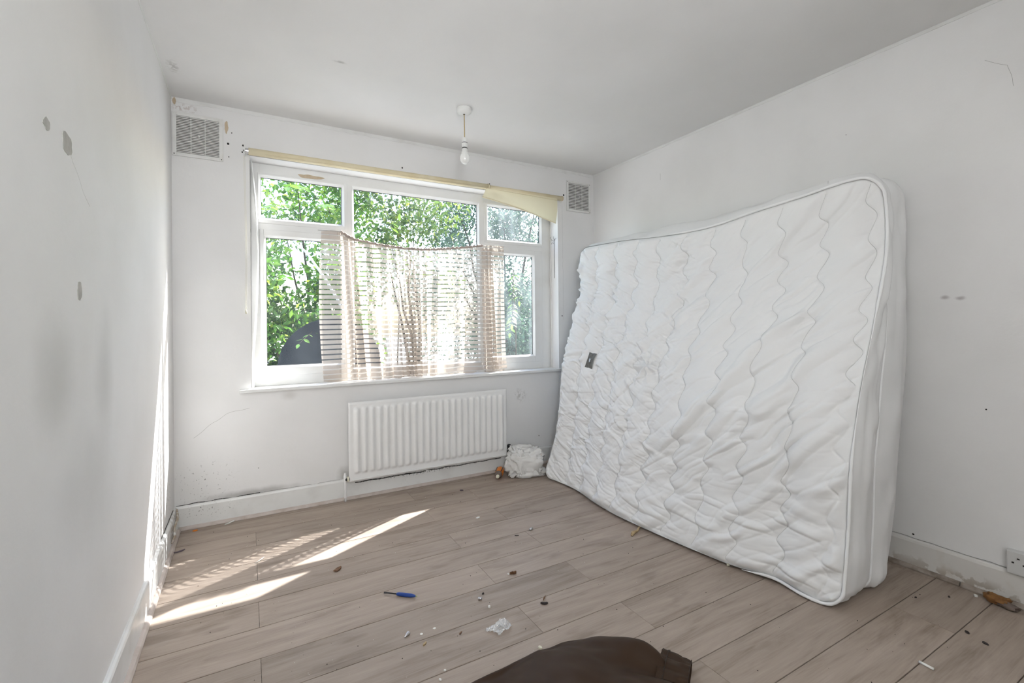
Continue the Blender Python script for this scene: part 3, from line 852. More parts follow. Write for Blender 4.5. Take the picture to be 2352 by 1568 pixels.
# ---------------------------------------------------------------- radiator
rd = root('radiator', (1.13, YB, 0.0), 'white ribbed panel radiator under the window sill', 'radiator')
RX0, RX1, RZ0, RZ1, RY = 0.556, 1.710, 0.118, 0.628, YB - .07
nrib = 23
nx, nz = nrib * 12 + 1, 60
xs = np.linspace(RX0, RX1, nx); zs = np.linspace(RZ0, RZ1, nz)
Xg, Zg = np.meshgrid(xs, zs, indexing='ij')
marg = 0.028
tt = (Xg - RX0 - marg) / (RX1 - RX0 - 2 * marg) * nrib
inside = (tt > 0) & (tt < nrib)
prof = np.where(inside, np.clip(0.5 - 0.5 * np.cos(2 * np.pi * tt), 0, 1) ** 0.8, 0)
zc0, zc1 = RZ0 + .055, RZ1 - .035
endf = np.clip((Zg - zc0) / .022, 0, 1) * np.clip((zc1 - Zg) / .022, 0, 1)
endf = np.sqrt(1 - (1 - endf) ** 2)
Yg = RY + .014 - 0.017 * prof * endf
edge = np.minimum(np.minimum(Xg - RX0, RX1 - Xg), np.minimum(Zg - RZ0, RZ1 - Zg))
Yg += 0.010 * np.clip(1 - edge / .008, 0, 1) ** 2
V = np.stack([Xg, Yg, Zg], -1).reshape(-1, 3)
po('ribbed_panel', V, grid_faces(nx, nz), m_rad, rd, smooth=True)
b = nm(); box(b, RX0 + .001, RX1 - .001, RY + .018, RY + .036, RZ0 + .002, RZ1 - .002, 0.005); bo('back_panel', b, m_rad, rd)
b = nm(); box(b, RX0 + .02, RX1 - .02, RY + .004, RY + .012, RZ0 + .012, RZ0 + .018, .002); bo('bottom_seam', b, m_rad, rd)
for x in (0.75, 1.5):
    b = nm(); box(b, x - .02, x + .02, RY + .034, YB - .002, 0.2, 0.55, 0.002); bo('bracket', b, m_rad, rd)
b = nm(); tube(b, [(0.535, RY + .028, 0.0), (0.536, RY + .028, 0.06), (0.534, RY + .028, 0.125), (0.534, RY + .028, 0.165)], [.0075, .0072, .0085, .010], 12)
tube(b, [(0.535, RY + .028, 0.012), (0.535, RY + .028, 0.03)], [.004, .009], 10)
bo('pipe', b, m_rad, rd, smooth=True)
b = nm(); tube(b, [(0.534, RY + .026, 0.140), (0.560, RY + .026, 0.140)], [.010, .012], 12); bo('valve_body', b, m_gap, rd)
b = nm(); tube(b, [(0.545, RY + .026, 0.140), (0.556, RY + .026, 0.140)], .0165, 12); bo('valve_nut', b, m_ivory, rd)
b = nm(); tube(b, [(0.534, RY + .028, 0.16), (0.534, RY + .028, 0.178), (0.534, RY + .028, 0.182)], [.008, .007, .003], 10); bo('valve_cap', b, m_rad, rd)
b = nm(); tube(b, [(1.71, RY + .026, 0.15), (1.735, RY + .026, 0.15)], .010, 10); tube(b, [(1.732, RY + .026, 0.0), (1.732, RY + .026, 0.17)], .0075, 10); bo('pipe', b, m_gap, rd)
b = nm(); lathe(b, [(.011, -.02), (.014, -.015), (.014, .012), (.009, .02), (0, .021)], (1.732, RY + .026, 0.185), n=12); bo('valve_cap', b, m_black, rd)
# dirt line on the skirting, with the radiator's shadow gap painted into it
crack_or_shade([(0.6, YB - .016, 0.100), (0.9, YB - .016, 0.102), (1.1, YB - .016, 0.100)], BN, bbk, m_gap, 0.0038, 22)
crack_or_shade([(1.1, YB - .016, 0.102), (1.4, YB - .016, 0.100), (1.7, YB - .016, 0.102)], BN, bbk, m_gap, 0.0030, 27)

# ---------------------------------------------------------------- air vents
def vent(x0, x1, z0, z1, nsl, label, screw_black):
    cx, cz = (x0 + x1) / 2, (z0 + z1) / 2
    v = root('air_vent', (cx, YB, z0), label, 'vent', 'square louvred vents on the back wall')
    b = nm()
    fw_ = 0.020
    frame_rect(b, x0, x1, z0, z1, fw_, fw_, fw_, fw_, YB - .009, YB, 0.003)
    bo('vent_frame', b, m_vent, v)
    b = nm(); box(b, x0 + .01, x1 - .01, YB - .002, YB - .0005, z0 + .01, z1 - .01); bo('backing', b, m_ventdark, v)
    pitch = (z1 - z0 - 2 * fw_) / nsl
    me = None
    for i in range(nsl):
        z = z0 + fw_ + pitch * (i + .5)
        if me is None:
            b = nm(); box(b, x0 + fw_ - .002, x1 - fw_ + .002, -.0030, .0030, -pitch * .25, pitch * .25, 0.0008)
            bmesh.ops.rotate(b, verts=b.verts[:], cent=(0, 0, 0), matrix=Matrix.Rotation(math.radians(-12), 3, 'X'))
            bmesh.ops.translate(b, verts=b.verts[:], vec=(-cx, 0, 0))
            s = bo('slat', b, m_vent, None); me = s.data
        else:
            s = bpy.data.objects.new('slat', me); COL.objects.link(s)
        s.parent = v; s.location = (0, -.0055, z - z0)
    b = nm()
    for q in (1 / 3, 2 / 3):
        x = x0 + fw_ + (x1 - x0 - 2 * fw_) * q
        box(b, x - .0018, x + .0018, YB - .0075, YB - .003, z0 + fw_, z1 - fw_)
    bo('mullion', b, m_vent, v)
    b = nm(); lathe(b, [(0, .0135), (.004, .013), (.0065, .011), (.0065, .003)], (cx + .004, YB, cz), axis=(0, -1, 0), n=12); bo('centre_screw', b, m_vent, v)
    for k, (sx, sz) in enumerate(((x0 + .009, z0 + .010), (x1 - .009, z0 + .010), (x0 + .009, z1 - .010), (x1 - .009, z1 - .010))):
        b = nm(); lathe(b, [(0, .0105), (.0028, .010), (.0032, .008)], (sx, YB, sz), axis=(0, -1, 0), n=8)
        bo('corner_screw', b, m_hole if screw_black[k] else m_vent, v)
    return v
vent(-0.356, -0.115, 2.075, 2.320, 23, 'square white air vent in the left top corner beside a tan patch', (1, 1, 0, 0))
vent(2.326, 2.577, 2.062, 2.317, 17, 'square grubby air vent in the right top corner beside the short blind', (0, 1, 1, 1))

# ---------------------------------------------------------------- pendant lamp
pl = root('pendant_lamp', (1.127, 2.545, HC), 'bare white bulb hanging from a short tan flex and white ceiling rose', 'lamp')
PX, PY = 1.127, 2.545
b = nm(); lathe(b, [(.044, 0), (.045, -.004), (.0445, -.018), (.041, -.026), (.030, -.031), (.010, -.034), (0, -.034)], (PX, PY, HC), n=36); bo('ceiling_rose', b, m_white, pl, smooth=True)
b = nm(); tube(b, [(PX, PY, HC - .036), (PX, PY, HC - .031)], .006, 12); bo('cable_hole', b, m_hole, pl)
b = nm(); tube(b, [(PX, PY, HC - .030), (PX + .001, PY, HC - .09), (PX + .0015, PY, HC - .176)], .0031, 8); bo('flex', b, m_cord, pl, smooth=True)
b = nm(); lathe(b, [(0, .0), (.012, 0), (.0145, -.003), (.0145, -.026), (.0165, -.028), (.0165, -.056), (.014, -.058), (0, -.058)], (PX + .0015, PY, HC - .174), n=24); bo('lamp_holder', b, m_white, pl)
for z, r in ((-.202, .0168), (-.233, .0162)):
    b = nm(); lathe(b, [(.010, .0), (r, 0), (r, -.0035), (.010, -.0035)], (PX + .0015, PY, HC + z), n=24); bo('holder_ring', b, m_black, pl)
bulb = bo('bulb', (lambda b: (lathe(b, [(0.0125, 0), (.0155, -.006), (.0165, -.022), (.0205, -.034)], (PX + .0015, PY, HC - .234), n=28), b)[1])(nm()), m_white, pl, smooth=True)
b = nm(); lathe(b, [(.0205, .0), (.0265, -.010), (.0295, -.022), (.0292, -.034), (.0255, -.046), (.018, -.055), (.008, -.0598), (0, -.0604)], (PX + .0015, PY, HC - .268), n=32)
bo('globe', b, mat('opal_globe', (0.84, 0.84, 0.82), 0.12, coat=0.4), bulb, smooth=True)

# ---------------------------------------------------------------- socket
sk = root('wall_socket', (XR, 0.578, 0.127), 'grey double wall socket plate at the skirting on the right wall', 'socket')
b = nm(); box(b, XR - .030, XR, 0.505, 0.652, 0.127, 0.216, 0.004); bo('face_plate', b, m_socket, sk)
for y, z in ((0.634, .172), (0.604, .170), (0.619, .190), (0.552, .172), (0.522, .170), (0.537, .190)):
    b = nm(); box(b, XR - .0308, XR - .028, y - .0035, y + .0035, z - .003, z + .003); bo('pin_hole', b, m_hole, sk)
for y in (0.594, 0.562):
    b = nm(); box(b, XR - .035, XR - .028, y - .006, y + .006, .190, .205, .0015); bo('rocker_switch', b, m_white, sk)

# ---------------------------------------------------------------- mattress
mt = root('mattress', (2.2, 1.9, 0.0), 'large white quilted mattress on its side leaning against the right wall', 'mattress')
TNv = [0, .165, .34, .485, .655, .84, .93, 1]
NF = [[1.975, .95, .012], [2.025, .95, .283], [2.062, .95, .582], [2.136, .95, .833], [2.262, .95, 1.129], [2.372, .95, 1.445], [2.375, .952, 1.60], [2.345, .955, 1.735]]
FF = [[1.862, 2.855, .012], [1.968, 2.86, .283], [2.010, 2.86, .53], [2.040, 2.86, .80], [2.125, 2.86, 1.08], [2.225, 2.862, 1.42], [2.212, 2.865, 1.58], [2.238, 2.868, 1.700]]
TBu = [0, .065, .135, .20, .31, .44, .61, .71, .80, .905, 1]
BF = [[1.975, .95, .012], [1.955, 1.074, .014], [1.960, 1.206, .022], [1.915, 1.332, .016], [1.88, 1.538, .014], [1.856, 1.793, .013], [1.842, 2.118, .013], [1.860, 2.302, .013], [1.892, 2.481, .013], [1.892, 2.678, .012], [1.862, 2.855, .012]]
TTu = [0, .057, .148, .27, .40, .56, .77, 1]
TF = [[2.345, .955, 1.735], [2.31, 1.059, 1.732], [2.29, 1.233, 1.708], [2.28, 1.465, 1.685], [2.27, 1.714, 1.654], [2.26, 2.015, 1.655], [2.245, 2.419, 1.684], [2.238, 2.868, 1.700]]
NU, NV = 520, 460
ug = np.linspace(0, 1, NU); vg = np.linspace(0, 1, NV)
# concentrate nothing: uniform grid, then round the corners
Ug, Vg = np.meshgrid(ug, vg, indexing='ij')
def round_corners(U, V, ru, rv):
    a = 2 * U - 1; bb = 2 * V - 1
    ca, cb = 1 - 2 * ru, 1 - 2 * rv
    aa = (np.abs(a) - ca) / (1 - ca); ab = (np.abs(bb) - cb) / (1 - cb)
    msk = (aa > 0) & (ab > 0)
    na = aa * np.sqrt(np.clip(1 - ab**2 / 2, 0, 1)); nb_ = ab * np.sqrt(np.clip(1 - aa**2 / 2, 0, 1))
    a2 = np.where(msk, np.sign(a) * (ca + (1 - ca) * na), a)
    b2_ = np.where(msk, np.sign(bb) * (cb + (1 - cb) * nb_), bb)
    return (a2 + 1) / 2, (b2_ + 1) / 2
Ur, Vr = round_corners(Ug, Vg, .038, .042)
def coons(U, V):
    B_ = catmull(TBu, BF, U); T_ = catmull(TTu, TF, U); N_ = catmull(TNv, NF, V); F_ = catmull(TNv, FF, V)
    u_, v_ = U[..., None], V[..., None]
    P00, P10, P01, P11 = map(np.array, (NF[0], FF[0], NF[-1], FF[-1]))
    return ((1 - v_) * B_ + v_ * T_ + (1 - u_) * N_ + u_ * F_
            - ((1 - u_) * (1 - v_) * P00 + u_ * (1 - v_) * P10 + (1 - u_) * v_ * P01 + u_ * v_ * P11))
P0 = coons(Ur, Vr)
du = np.gradient(P0, axis=0); dv = np.gradient(P0, axis=1)
Nn = np.cross(dv, du); Nn /= np.linalg.norm(Nn, axis=-1, keepdims=True)
if Nn[..., 0].mean() > 0: Nn = -Nn
Lu, Lv = 1.91, 1.76
su, sv = Ur * Lu, Vr * Lv
def wave(s, ph_):
    q = 2 * np.pi * (s / 0.150 + .10 * np.sin(s * 4.1 + ph_ * 5) + .06 * np.sin(s * 9.7 + ph_ * 3)) + ph_
    a_ = 0.0185 * (1 + .18 * np.sin(s * 5.3 + ph_ * 7))
    return a_ * np.sin(q + .35 * np.sin(q)) + 0.006 * np.sin(s * 3.3 + ph_ * 4)
shear = lambda s: 0.035 * (1 - s / Lv) * 1.0
lines = [0.030 + 0.1875 * k for k in range(-1, 11)]
warp = 0.008 * lattice_noise(su * 2.2, sv * 3.1, 71)
dmin = np.full_like(su, 9.0)
for k, u0 in enumerate(lines):
    d = np.abs(su + warp - (u0 + wave(sv, .5 * (k % 3)) + shear(sv) * (1 - k / 7)))
    dmin = np.minimum(dmin, d * 0.86)
soft = 1 - np.exp(-(dmin / .030) ** 1.15)
# flatter quilting near the near-lower corner, plumper at the far side
plump = 0.45 + 0.75 * np.clip(Ur * 1.5, 0, 1)
disp = 0.021 * soft * plump - 0.0035 * np.exp(-(dmin / .0045) ** 2)
# puckers: short folds running away from the stitch lines
def folds(ang, wl, ln, seed, crease=0.0):
    ca, sa = math.cos(ang), math.sin(ang)
    q = su * ca + sv * sa; r_ = -su * sa + sv * ca            # q along the fold, r across
    n_ = lattice_noise(q / ln + 50, (r_ + .02 * lattice_noise(q / .12, r_ / .1, seed + 9)) / wl + 50, seed)
    return np.sign(n_) * np.abs(n_) ** 1.3 * (1 - crease) + crease * (np.abs(n_) ** .75 * 1.5 - .55)
mL = np.clip((Ur - .35) * 2.2, 0, 1)                       # far half
mR = 1 - mL
low = np.clip(1.25 - Vr * 1.5, 0, 1)
pk = 0.25 + .75 * np.exp(-(dmin / .05) ** 2)
fl_ = folds(math.radians(24), .026, .15, 101, .6) * mL + folds(math.radians(40), .030, .13, 102, .5) * mL * .8
fm_ = folds(math.radians(-10), .030, .17, 103, .5)
fr_ = folds(math.radians(-50), .070, .50, 104, .3) * mR * 1.9 + folds(math.radians(-40), .036, .28, 105, .6) * mR * .9
patch = 0.85 + 1.0 * np.clip(lattice_noise(su * 3.1 + 7, sv * 3.1, 140) + .3, 0, 1)
disp += (0.0165 * fl_ * pk + 0.0120 * fm_ * pk * (.4 + .6 * mL) + 0.0125 * fr_ * (0.55 + .45 * low + .3 * pk)) * patch
disp += 0.016 * folds(math.radians(6), .040, .20, 106, .5) * np.exp(-((sv - .16) / .16) ** 2)
disp += 0.006 * folds(math.radians(14), .034, .20, 107, .4) * np.exp(-((su - Lu) / .22) ** 2)
# a dimple where the cloth is pulled in
gx, gy = 1.05, 0.93
rr = np.hypot((su - gx) * .75, sv - gy); th_ = np.arctan2(sv - gy, su - gx)
disp += np.exp(-(rr / .13) ** 2) * (-0.014 + 0.013 * np.sin(7 * th_ + 2.0) * np.clip(rr / .03, 0, 1))
disp += 0.012 * lattice_noise(su * 2.3, sv * 2.3, 55)
ed = np.minimum(np.minimum(Ug, 1 - Ug) * Lu, np.minimum(Vg, 1 - Vg) * Lv)
rim = 1 - (1 - np.clip(ed / .045, 0, 1)) ** 2
disp = disp * rim + 0.006 * rim
belly = 0.020 * np.sin(np.pi * Ug) ** .7 * np.sin(np.pi * Vg) ** .7
tgt = np.array([2.03, 2.53, 0.86])
dd = np.linalg.norm((P0 - tgt)[..., 1:], axis=-1)
ci, cj = np.unravel_index(dd.argmin(), dd.shape)
lm_ = np.exp(-(((su - su[ci, cj]) / .058) ** 4 + ((sv - sv[ci, cj]) / .072) ** 4))
disp = disp * (1 - lm_) + .016 * lm_
P1 = P0 + Nn * (disp + belly - .006)[..., None]
P1[..., 2] = np.maximum(P1[..., 2], 0.004)
po('quilted_panel', P1.reshape(-1, 3), grid_faces(NU, NV), m_matt, mt, smooth=True)

def sample(P, U_, V_):
    x = np.clip(U_ * (NU - 1), 0, NU - 1.001); y = np.clip(V_ * (NV - 1), 0, NV - 1.001)
    i = x.astype(int); j = y.astype(int); fx = (x - i)[:, None]; fy = (y - j)[:, None]
    return (P[i, j] * (1 - fx) + P[i + 1, j] * fx) * (1 - fy) + (P[i, j + 1] * (1 - fx) + P[i + 1, j + 1] * fx) * fy
for k, u0 in enumerate(lines):
    s = np.linspace(.02, Lv - .02, 230)
    uu = (u0 + wave(s, .5 * (k % 3)) + shear(s) * (1 - k / 7))
    uu = uu - 0.008 * lattice_noise(uu * 2.2, s * 3.1, 71)
    uu = uu / Lu; vv = s / Lv
    ok = (uu > .008) & (uu < .992)
    # keep the longest continuous run
    best, cur, st_ = (0, 0), 0, 0
    for i_, o_ in enumerate(list(ok) + [False]):
        if o_: cur += 1
        else:
            if cur > best[1]: best = (i_ - cur, cur)
            cur = 0
    if best[1] < 25: continue
    sl_ = slice(best[0], best[0] + best[1])
    pp = sample(P1, uu[sl_], vv[sl_]); nn_ = sample(Nn, uu[sl_], vv[sl_])
    b = nm(); tube(b, [tuple(p) for p in pp + nn_ * .0002], 0.0010, 4, caps=False)
    bo('stitch_line', b, m_stitch, mt, smooth=True)

# border band: ring of rim vertices pushed back toward the wall
ring = [(i, 0) for i in range(0, NU, 2)] + [(NU - 1, j) for j in range(0, NV, 2)] + [(i, NV - 1) for i in range(NU - 1, -1, -2)] + [(0, j) for j in range(NV - 1, 0, -2)]
ri = np.array(ring)
F = P0[ri[:, 0], ri[:, 1]]
vv = Vr[ri[:, 0], ri[:, 1]]; uu = Ur[ri[:, 0], ri[:, 1]]
tan = np.roll(F, -3, 0) - np.roll(F, 3, 0); tan /= np.linalg.norm(tan, axis=1, keepdims=True) + 1e-9
outd = np.cross(tan, Nn[ri[:, 0], ri[:, 1]]); outd /= np.linalg.norm(outd, axis=1, keepdims=True) + 1e-9
cen = F.mean(0)
outd *= np.sign(((F - cen) * outd).sum(1))[:, None]
topm = np.clip((vv - .95) / .05, 0, 1)
topf = catmull([0, .1, .35, .6, .85, 1], [.55, .6, 1.0, .95, .3, .05], uu)[:, 0]
sdx = catmull([0, .17, .5, .85, 1], [.21, .20, .165, .105, .12], vv)[:, 0]
bdx = catmull([0, .17, .5, .85, 1], [.345, .385, .385, .225, .225], vv)[:, 0]
sdy = catmull([0, .5, .85, 1], [.0, .0, .03, .035], vv)[:, 0] * (uu < .1)
sdz = catmull([0, .9, 1], [0.0, .0, .030], vv)[:, 0] * topf * np.clip((uu - .0) / .2, .3, 1)
arc = np.cumsum(np.linalg.norm(F - np.roll(F, 1, 0), axis=1))
Sm = F + np.stack([sdx, sdy, sdz], 1)
Sm[:, 0] += 0.010 * lattice_noise(arc * 5, arc * 0 + .5, 61)
Bk = F + np.stack([bdx, sdy * .6, sdz * .3], 1)
lim = XR - .006
def band(A0, A1, bulge, n, seed, wr_):
    rows = []
    for kk in range(n + 1):
        t = kk / n
        p = A0 * (1 - t) + A1 * t
        bl_ = bulge * math.sin(math.pi * t)
        wrk = wr_ * math.sin(math.pi * t) * (lattice_noise(arc * 9, arc * 0 + t * 2.5, seed) + .7 * lattice_noise(arc * 3 + 9, arc * 0 + t * 6, seed + 1))
        p = p + outd * (bl_ + wrk)[:, None]
        p[:, 0] = np.minimum(p[:, 0], lim - .0005 * kk); p[:, 2] = np.maximum(p[:, 2], .003)
        rows.append(p)
    R_ = np.stack(rows, 1)
    nn = len(F)
    return R_, grid_faces(nn, n + 1, closed_u=True)
R1, f1 = band(F, Sm, np.full(len(F), .014) + .036 * topm * topf, 18, 201, .012)
po('side_border', R1.reshape(-1, 3), f1, m_border, mt, smooth=True)
R2, f2 = band(Sm, Bk, np.full(len(F), .018) + .022 * topm * topf, 14, 211, .009)
po('rear_border', R2.reshape(-1, 3), f2, m_border, mt, smooth=True)
Bc = R2[:, -1]
V = list(Bc); nB = len(Bc); rr_ = []
cB = Bc.mean(0)
V2 = [cB + (p - cB) * .96 + np.array([min(.02, max(0, lim - p[0])), 0, 0]) for p in Bc]
po('back_panel', V + V2 + [cB + np.array([.01, 0, 0])], [(i, (i + 1) % nB, nB + (i + 1) % nB, nB + i) for i in range(nB)] + [(nB + i, nB + (i + 1) % nB, 2 * nB) for i in range(nB)], m_border, mt, smooth=True)
def ptube(P, r, seed):
    b = nm()
    q = [Vector(p) for p in P] + [Vector(P[0])]
    tube(b, q, [r * (1 + .25 * mnoise.noise(Vector((i * .2, seed, 0)))) for i in range(len(q))], 8, caps=False)
    return b
# corded edge shows along the near end, the near half of the top and the near stretch of the bottom
PF = F + outd * .004 + Nn[ri[:, 0], ri[:, 1]] * .003
PF[:, 2] = np.maximum(PF[:, 2], .006)
vis = np.clip((.62 - uu) / .10, 0, 1) * np.where(vv < .05, np.clip((.20 - uu) / .05, 0, 1), 1)
vis = vis * np.where(uu < .05, 1 - .85 * np.exp(-((vv - .52) / .16) ** 4), 1)
b = nm()
st0 = int(np.argmin(vis)); od = [(st0 + k_) % len(F) for k_ in range(len(F))]
od = [k_ for k_ in od if vis[k_] > .02]
tube(b, [Vector(PF[k_]) for k_ in od], [.0062 * vis[k_] * (1 + .25 * mnoise.noise(Vector((k_ * .2, 1, 0)))) + .0004 for k_ in od], 8)
bo('piping', b, m_piping, mt, smooth=True)
PS = R1[:, -1] + outd * .003
PS[:, 2] = np.maximum(PS[:, 2], .006)
bo('piping', ptube(PS, .0042, 2), m_piping, mt, smooth=True)
# woven label: find panel uv nearest the wanted place
cc_ = P1[ci, cj] + Nn[ci, cj] * .0035
tu = -du[ci, cj] / np.linalg.norm(du[ci, cj]); tv = dv[ci, cj] / np.linalg.norm(dv[ci, cj])
def patch_mesh(name, hw, hh, n_, m_, off, waist, mt_, lab, sx=0.0):
    V = []
    for i in range(n_):
        for j in range(m_):
            a = (i / (n_ - 1) - .5) * 2; c = (j / (m_ - 1) - .5) * 2
            wf = 1 - waist * (1 - c * c)
            p = cc_ + tu * (a * hw * wf + c * hw * .22 + sx) + tv * (c * hh - a * hh * .08) + Nn[ci, cj] * (off + .004 * math.cos(c * 2) + .003 * a * a)
            V.append(p)
    po(name, V, grid_faces(n_, m_), mt_, mt, smooth=True)['label'] = lab
patch_mesh('label_patch', .042, .054, 9, 13, .0, .22, m_labelgrey, 'dark grey woven label')
patch_mesh('label_print', .007, .021, 4, 7, .0012, .0, m_labelwhite, 'pale blue lettering block', -.004)

# ---------------------------------------------------------------- crumpled carrier bag and bottle by the radiator
def crumple(name, c, r, mt_, seed, parent=None, sub=4, amp=.25, flat=.004, rot=0.0, ridge=True, sq=0.75):
    bm = bmesh.new()
    bmesh.ops.create_icosphere(bm, subdivisions=sub, radius=1.0)
    c = Vector(c)
    for v in bm.verts:
        p = v.co.copy()
        q = Vector((math.copysign(abs(p.x) ** sq, p.x), math.copysign(abs(p.y) ** sq, p.y), math.copysign(abs(p.z) ** sq, p.z)))
        s = Vector((seed * 3.7, seed * 1.3, seed))
        n1 = mnoise.noise(p * 1.6 + s); n2 = mnoise.noise(p * 3.5 + s * 2); n3 = mnoise.noise(p * 7 + s)
        k = 1 + amp * n1 + (amp * .6 * (1 - 2 * abs(n2)) if ridge else amp * .4 * n2) + amp * .42 * (1 - 2.4 * abs(n3))
        q = Vector((q.x * r[0], q.y * r[1], q.z * r[2])) * k
        q = Vector((q.x * math.cos(rot) - q.y * math.sin(rot), q.x * math.sin(rot) + q.y * math.cos(rot), q.z))
        w_ = c + q
        w_.z = max(w_.z, flat)
        v.co = w_
    return bo(name, bm, mt_, parent, smooth=True)
bag = root('carrier_bag', (1.79, 3.0, 0), 'crumpled white carrier bag slumped between radiator and mattress', 'bag')
crumple('bag_body', (1.790, 2.995, 0.085), (0.112, 0.076, 0.088), m_bag, 3, bag, sub=5, amp=.42, rot=-.35, sq=.6)
crumple('bag_fold', (1.732, 2.965, 0.100), (0.028, 0.042, 0.088), m_bag, 8, bag, amp=.35)
crumple('bag_fold', (1.80, 2.945, 0.040), (0.085, 0.035, 0.034), m_bag, 11, bag, amp=.4, rot=-.35)
crumple('bag_contents', (1.862, 2.940, 0.142), (0.034, 0.028, 0.036), mat('peach_wrap', (0.72, 0.50, 0.36), 0.6, noise=(30, (0.78, 0.74, 0.70), 0.4, 0.6)), 5, bag, amp=.4)
crumple('bag_contents', (1.855, 2.925, 0.062), (0.006, 0.006, 0.034), m_green, 6, bag, sub=3, amp=.3)

bt = root('glue_bottle', (1.60, 3.02, 0), 'small orange and grey bottle with a pale nozzle lying beside the white bag', 'bottle')
ax = Vector((1.546, 2.948, 0)) - Vector((1.640, 3.075, 0)); ax.normalize()
c0 = Vector((1.634, 3.088, 0.036))
b = nm(); lathe(b, [(0, 0), (.022, .002), (.029, .012), (.032, .045), (.030, .085), (.024, .108)], c0, axis=ax, n=20); bo('body', b, m_orange, bt, smooth=True)
b = nm(); lathe(b, [(.0225, .104), (.027, .102), (.026, .116), (.020, .132), (.012, .138), (0, .138)], c0, axis=ax, n=20); bo('collar', b, m_greybrown, bt, smooth=True)
b = nm(); lathe(b, [(.012, .132), (.0125, .150), (.009, .160), (.003, .172), (0, .173)], c0 - Vector((0, 0, .004)), axis=ax, n=14); bo('nozzle', b, m_ivory, bt, smooth=True)
for s_ in (-1, 1):
    b = nm(); sd = ax.cross(Vector((0, 0, 1))) * s_
    tube(b, [c0 + ax * t + sd * (.020) + Vector((0, 0, .021 + .003 * math.sin(t * 20))) for t in (.015, .04, .07, .10)], .0045, 6); bo('grip', b, m_greybrown, bt, smooth=True)

# ---------------------------------------------------------------- brown garment in the foreground
gm = root('brown_garment', (0.8, 1.05, 0), 'dark brown satin garment heaped on the floor in the foreground', 'clothing')
loop = np.array([[.28, 1.10], [.40, 1.28], [.545, 1.328], [.665, 1.330], [.773, 1.324], [.87, 1.316], [.94, 1.310], [1.004, 1.298], [1.060, 1.280], [1.105, 1.252], [1.155, 1.205], [1.188, 1.120],
                 [1.150, 1.02], [1.08, .92], [.98, .83], [.85, .76], [.65, .74], [.45, .80], [.32, .95]])
nL = len(loop)
tl_ = np.arange(nL + 1); lp = np.vstack([loop, loop[:1]])
nth, nr = 260, 70
th = np.linspace(0, nL, nth, endpoint=False)
ctr_l = catmull(tl_, lp, th)
cen = np.array([.80, 1.05])
rad_ = np.linspace(0, 1, nr)
TH, RR = np.meshgrid(np.arange(nth), rad_, indexing='ij')
XY = cen + (ctr_l[TH] - cen) * RR[..., None]
h = 0.085 * (1 - RR ** 4.0) ** .8
x_, y_ = XY[..., 0], XY[..., 1]
fade = np.clip((1 - RR) / .10, 0, 1)
# long folds sweeping from upper left to lower right, converging on the cuff
q = (x_ - 1.16) * .75 + (y_ - .98) * .66; rr2 = np.hypot(x_ - 1.24, y_ - .93); an = np.arctan2(y_ - .93, x_ - 1.24)
fold = 0.022 * np.sin(an * 9 + .8) * np.exp(-((rr2 - .16) / .17) ** 2) * np.clip(rr2 / .08, 0, 1)
fold += -0.050 * np.exp(-((x_ - .62 - .55 * (y_ - 1.2)) / .055) ** 2) * np.clip((1.30 - y_) / .12, 0, 1)
fold += 0.012 * lattice_noise(x_ * 7, y_ * 7, 77) + 0.005 * lattice_noise(x_ * 18 + y_ * 9, y_ * 14, 78)
fold += 0.010 * np.exp(-((y_ - 1.292 + .05 * np.clip(x_ - .9, 0, 1)) / .012) ** 2)
Zg_ = np.maximum(h + fold * fade, 0.006 + .018 * (1 - RR) ** .3 * 0) 
Zg_ = np.where(RR > .985, 0.003, Zg_)
V = np.stack([x_, y_, Zg_], -1).reshape(-1, 3)
po('cloth_body', V, grid_faces(nth, nr, closed_u=True), m_brown, gm, smooth=True)
# gathered cuff
a0, a1 = Vector((1.128, 1.072, .020)), Vector((1.180, .996, .017))
ax = (a1 - a0).normalized(); sd = Vector((-ax.y, ax.x, 0)).normalized()
n1_, n2_ = 96, 26
V = []
for i in range(n1_):
    a = 2 * math.pi * i / n1_
    for j in range(n2_):
        t = j / (n2_ - 1)
        wd = (.094 - .018 * t); ht = .029 - .010 * t
        rip = 1 + .10 * math.sin(a * 9 + 3 * t + .6 * math.sin(t * 9)) * math.sin(math.pi * min(1, t * 1.0) * .9 + .1) + .05 * math.sin(a * 17)
        p = a0.lerp(a1, t) + sd * math.cos(a) * wd * rip + Vector((0, 0, math.sin(a) * ht * rip))
        V.append((p.x, p.y, max(p.z, .003)))
po('cuff', V, grid_faces(n1_, n2_, closed_u=True), m_brown, gm, smooth=True)
for t in (0.22, 0.98):
    b = nm(); pts = []
    for i in range(49):
        a = math.pi * i / 48
        wd = (.094 - .018 * t) * 1.02; ht = (.029 - .010 * t) * 1.04
        rip = 1 + .10 * math.sin(a * 9 + 3 * t + .6 * math.sin(t * 9)) * math.sin(math.pi * min(1, t) * .9 + .1) + .05 * math.sin(a * 17)
        p = a0.lerp(a1, t) + sd * math.cos(a) * wd * rip + Vector((0, 0, math.sin(a) * ht * rip + .001))
        pts.append((p.x, p.y, max(p.z, .004)))
    tube(b, pts, .0014, 5); bo('seam_thread', b, m_brownseam, gm)

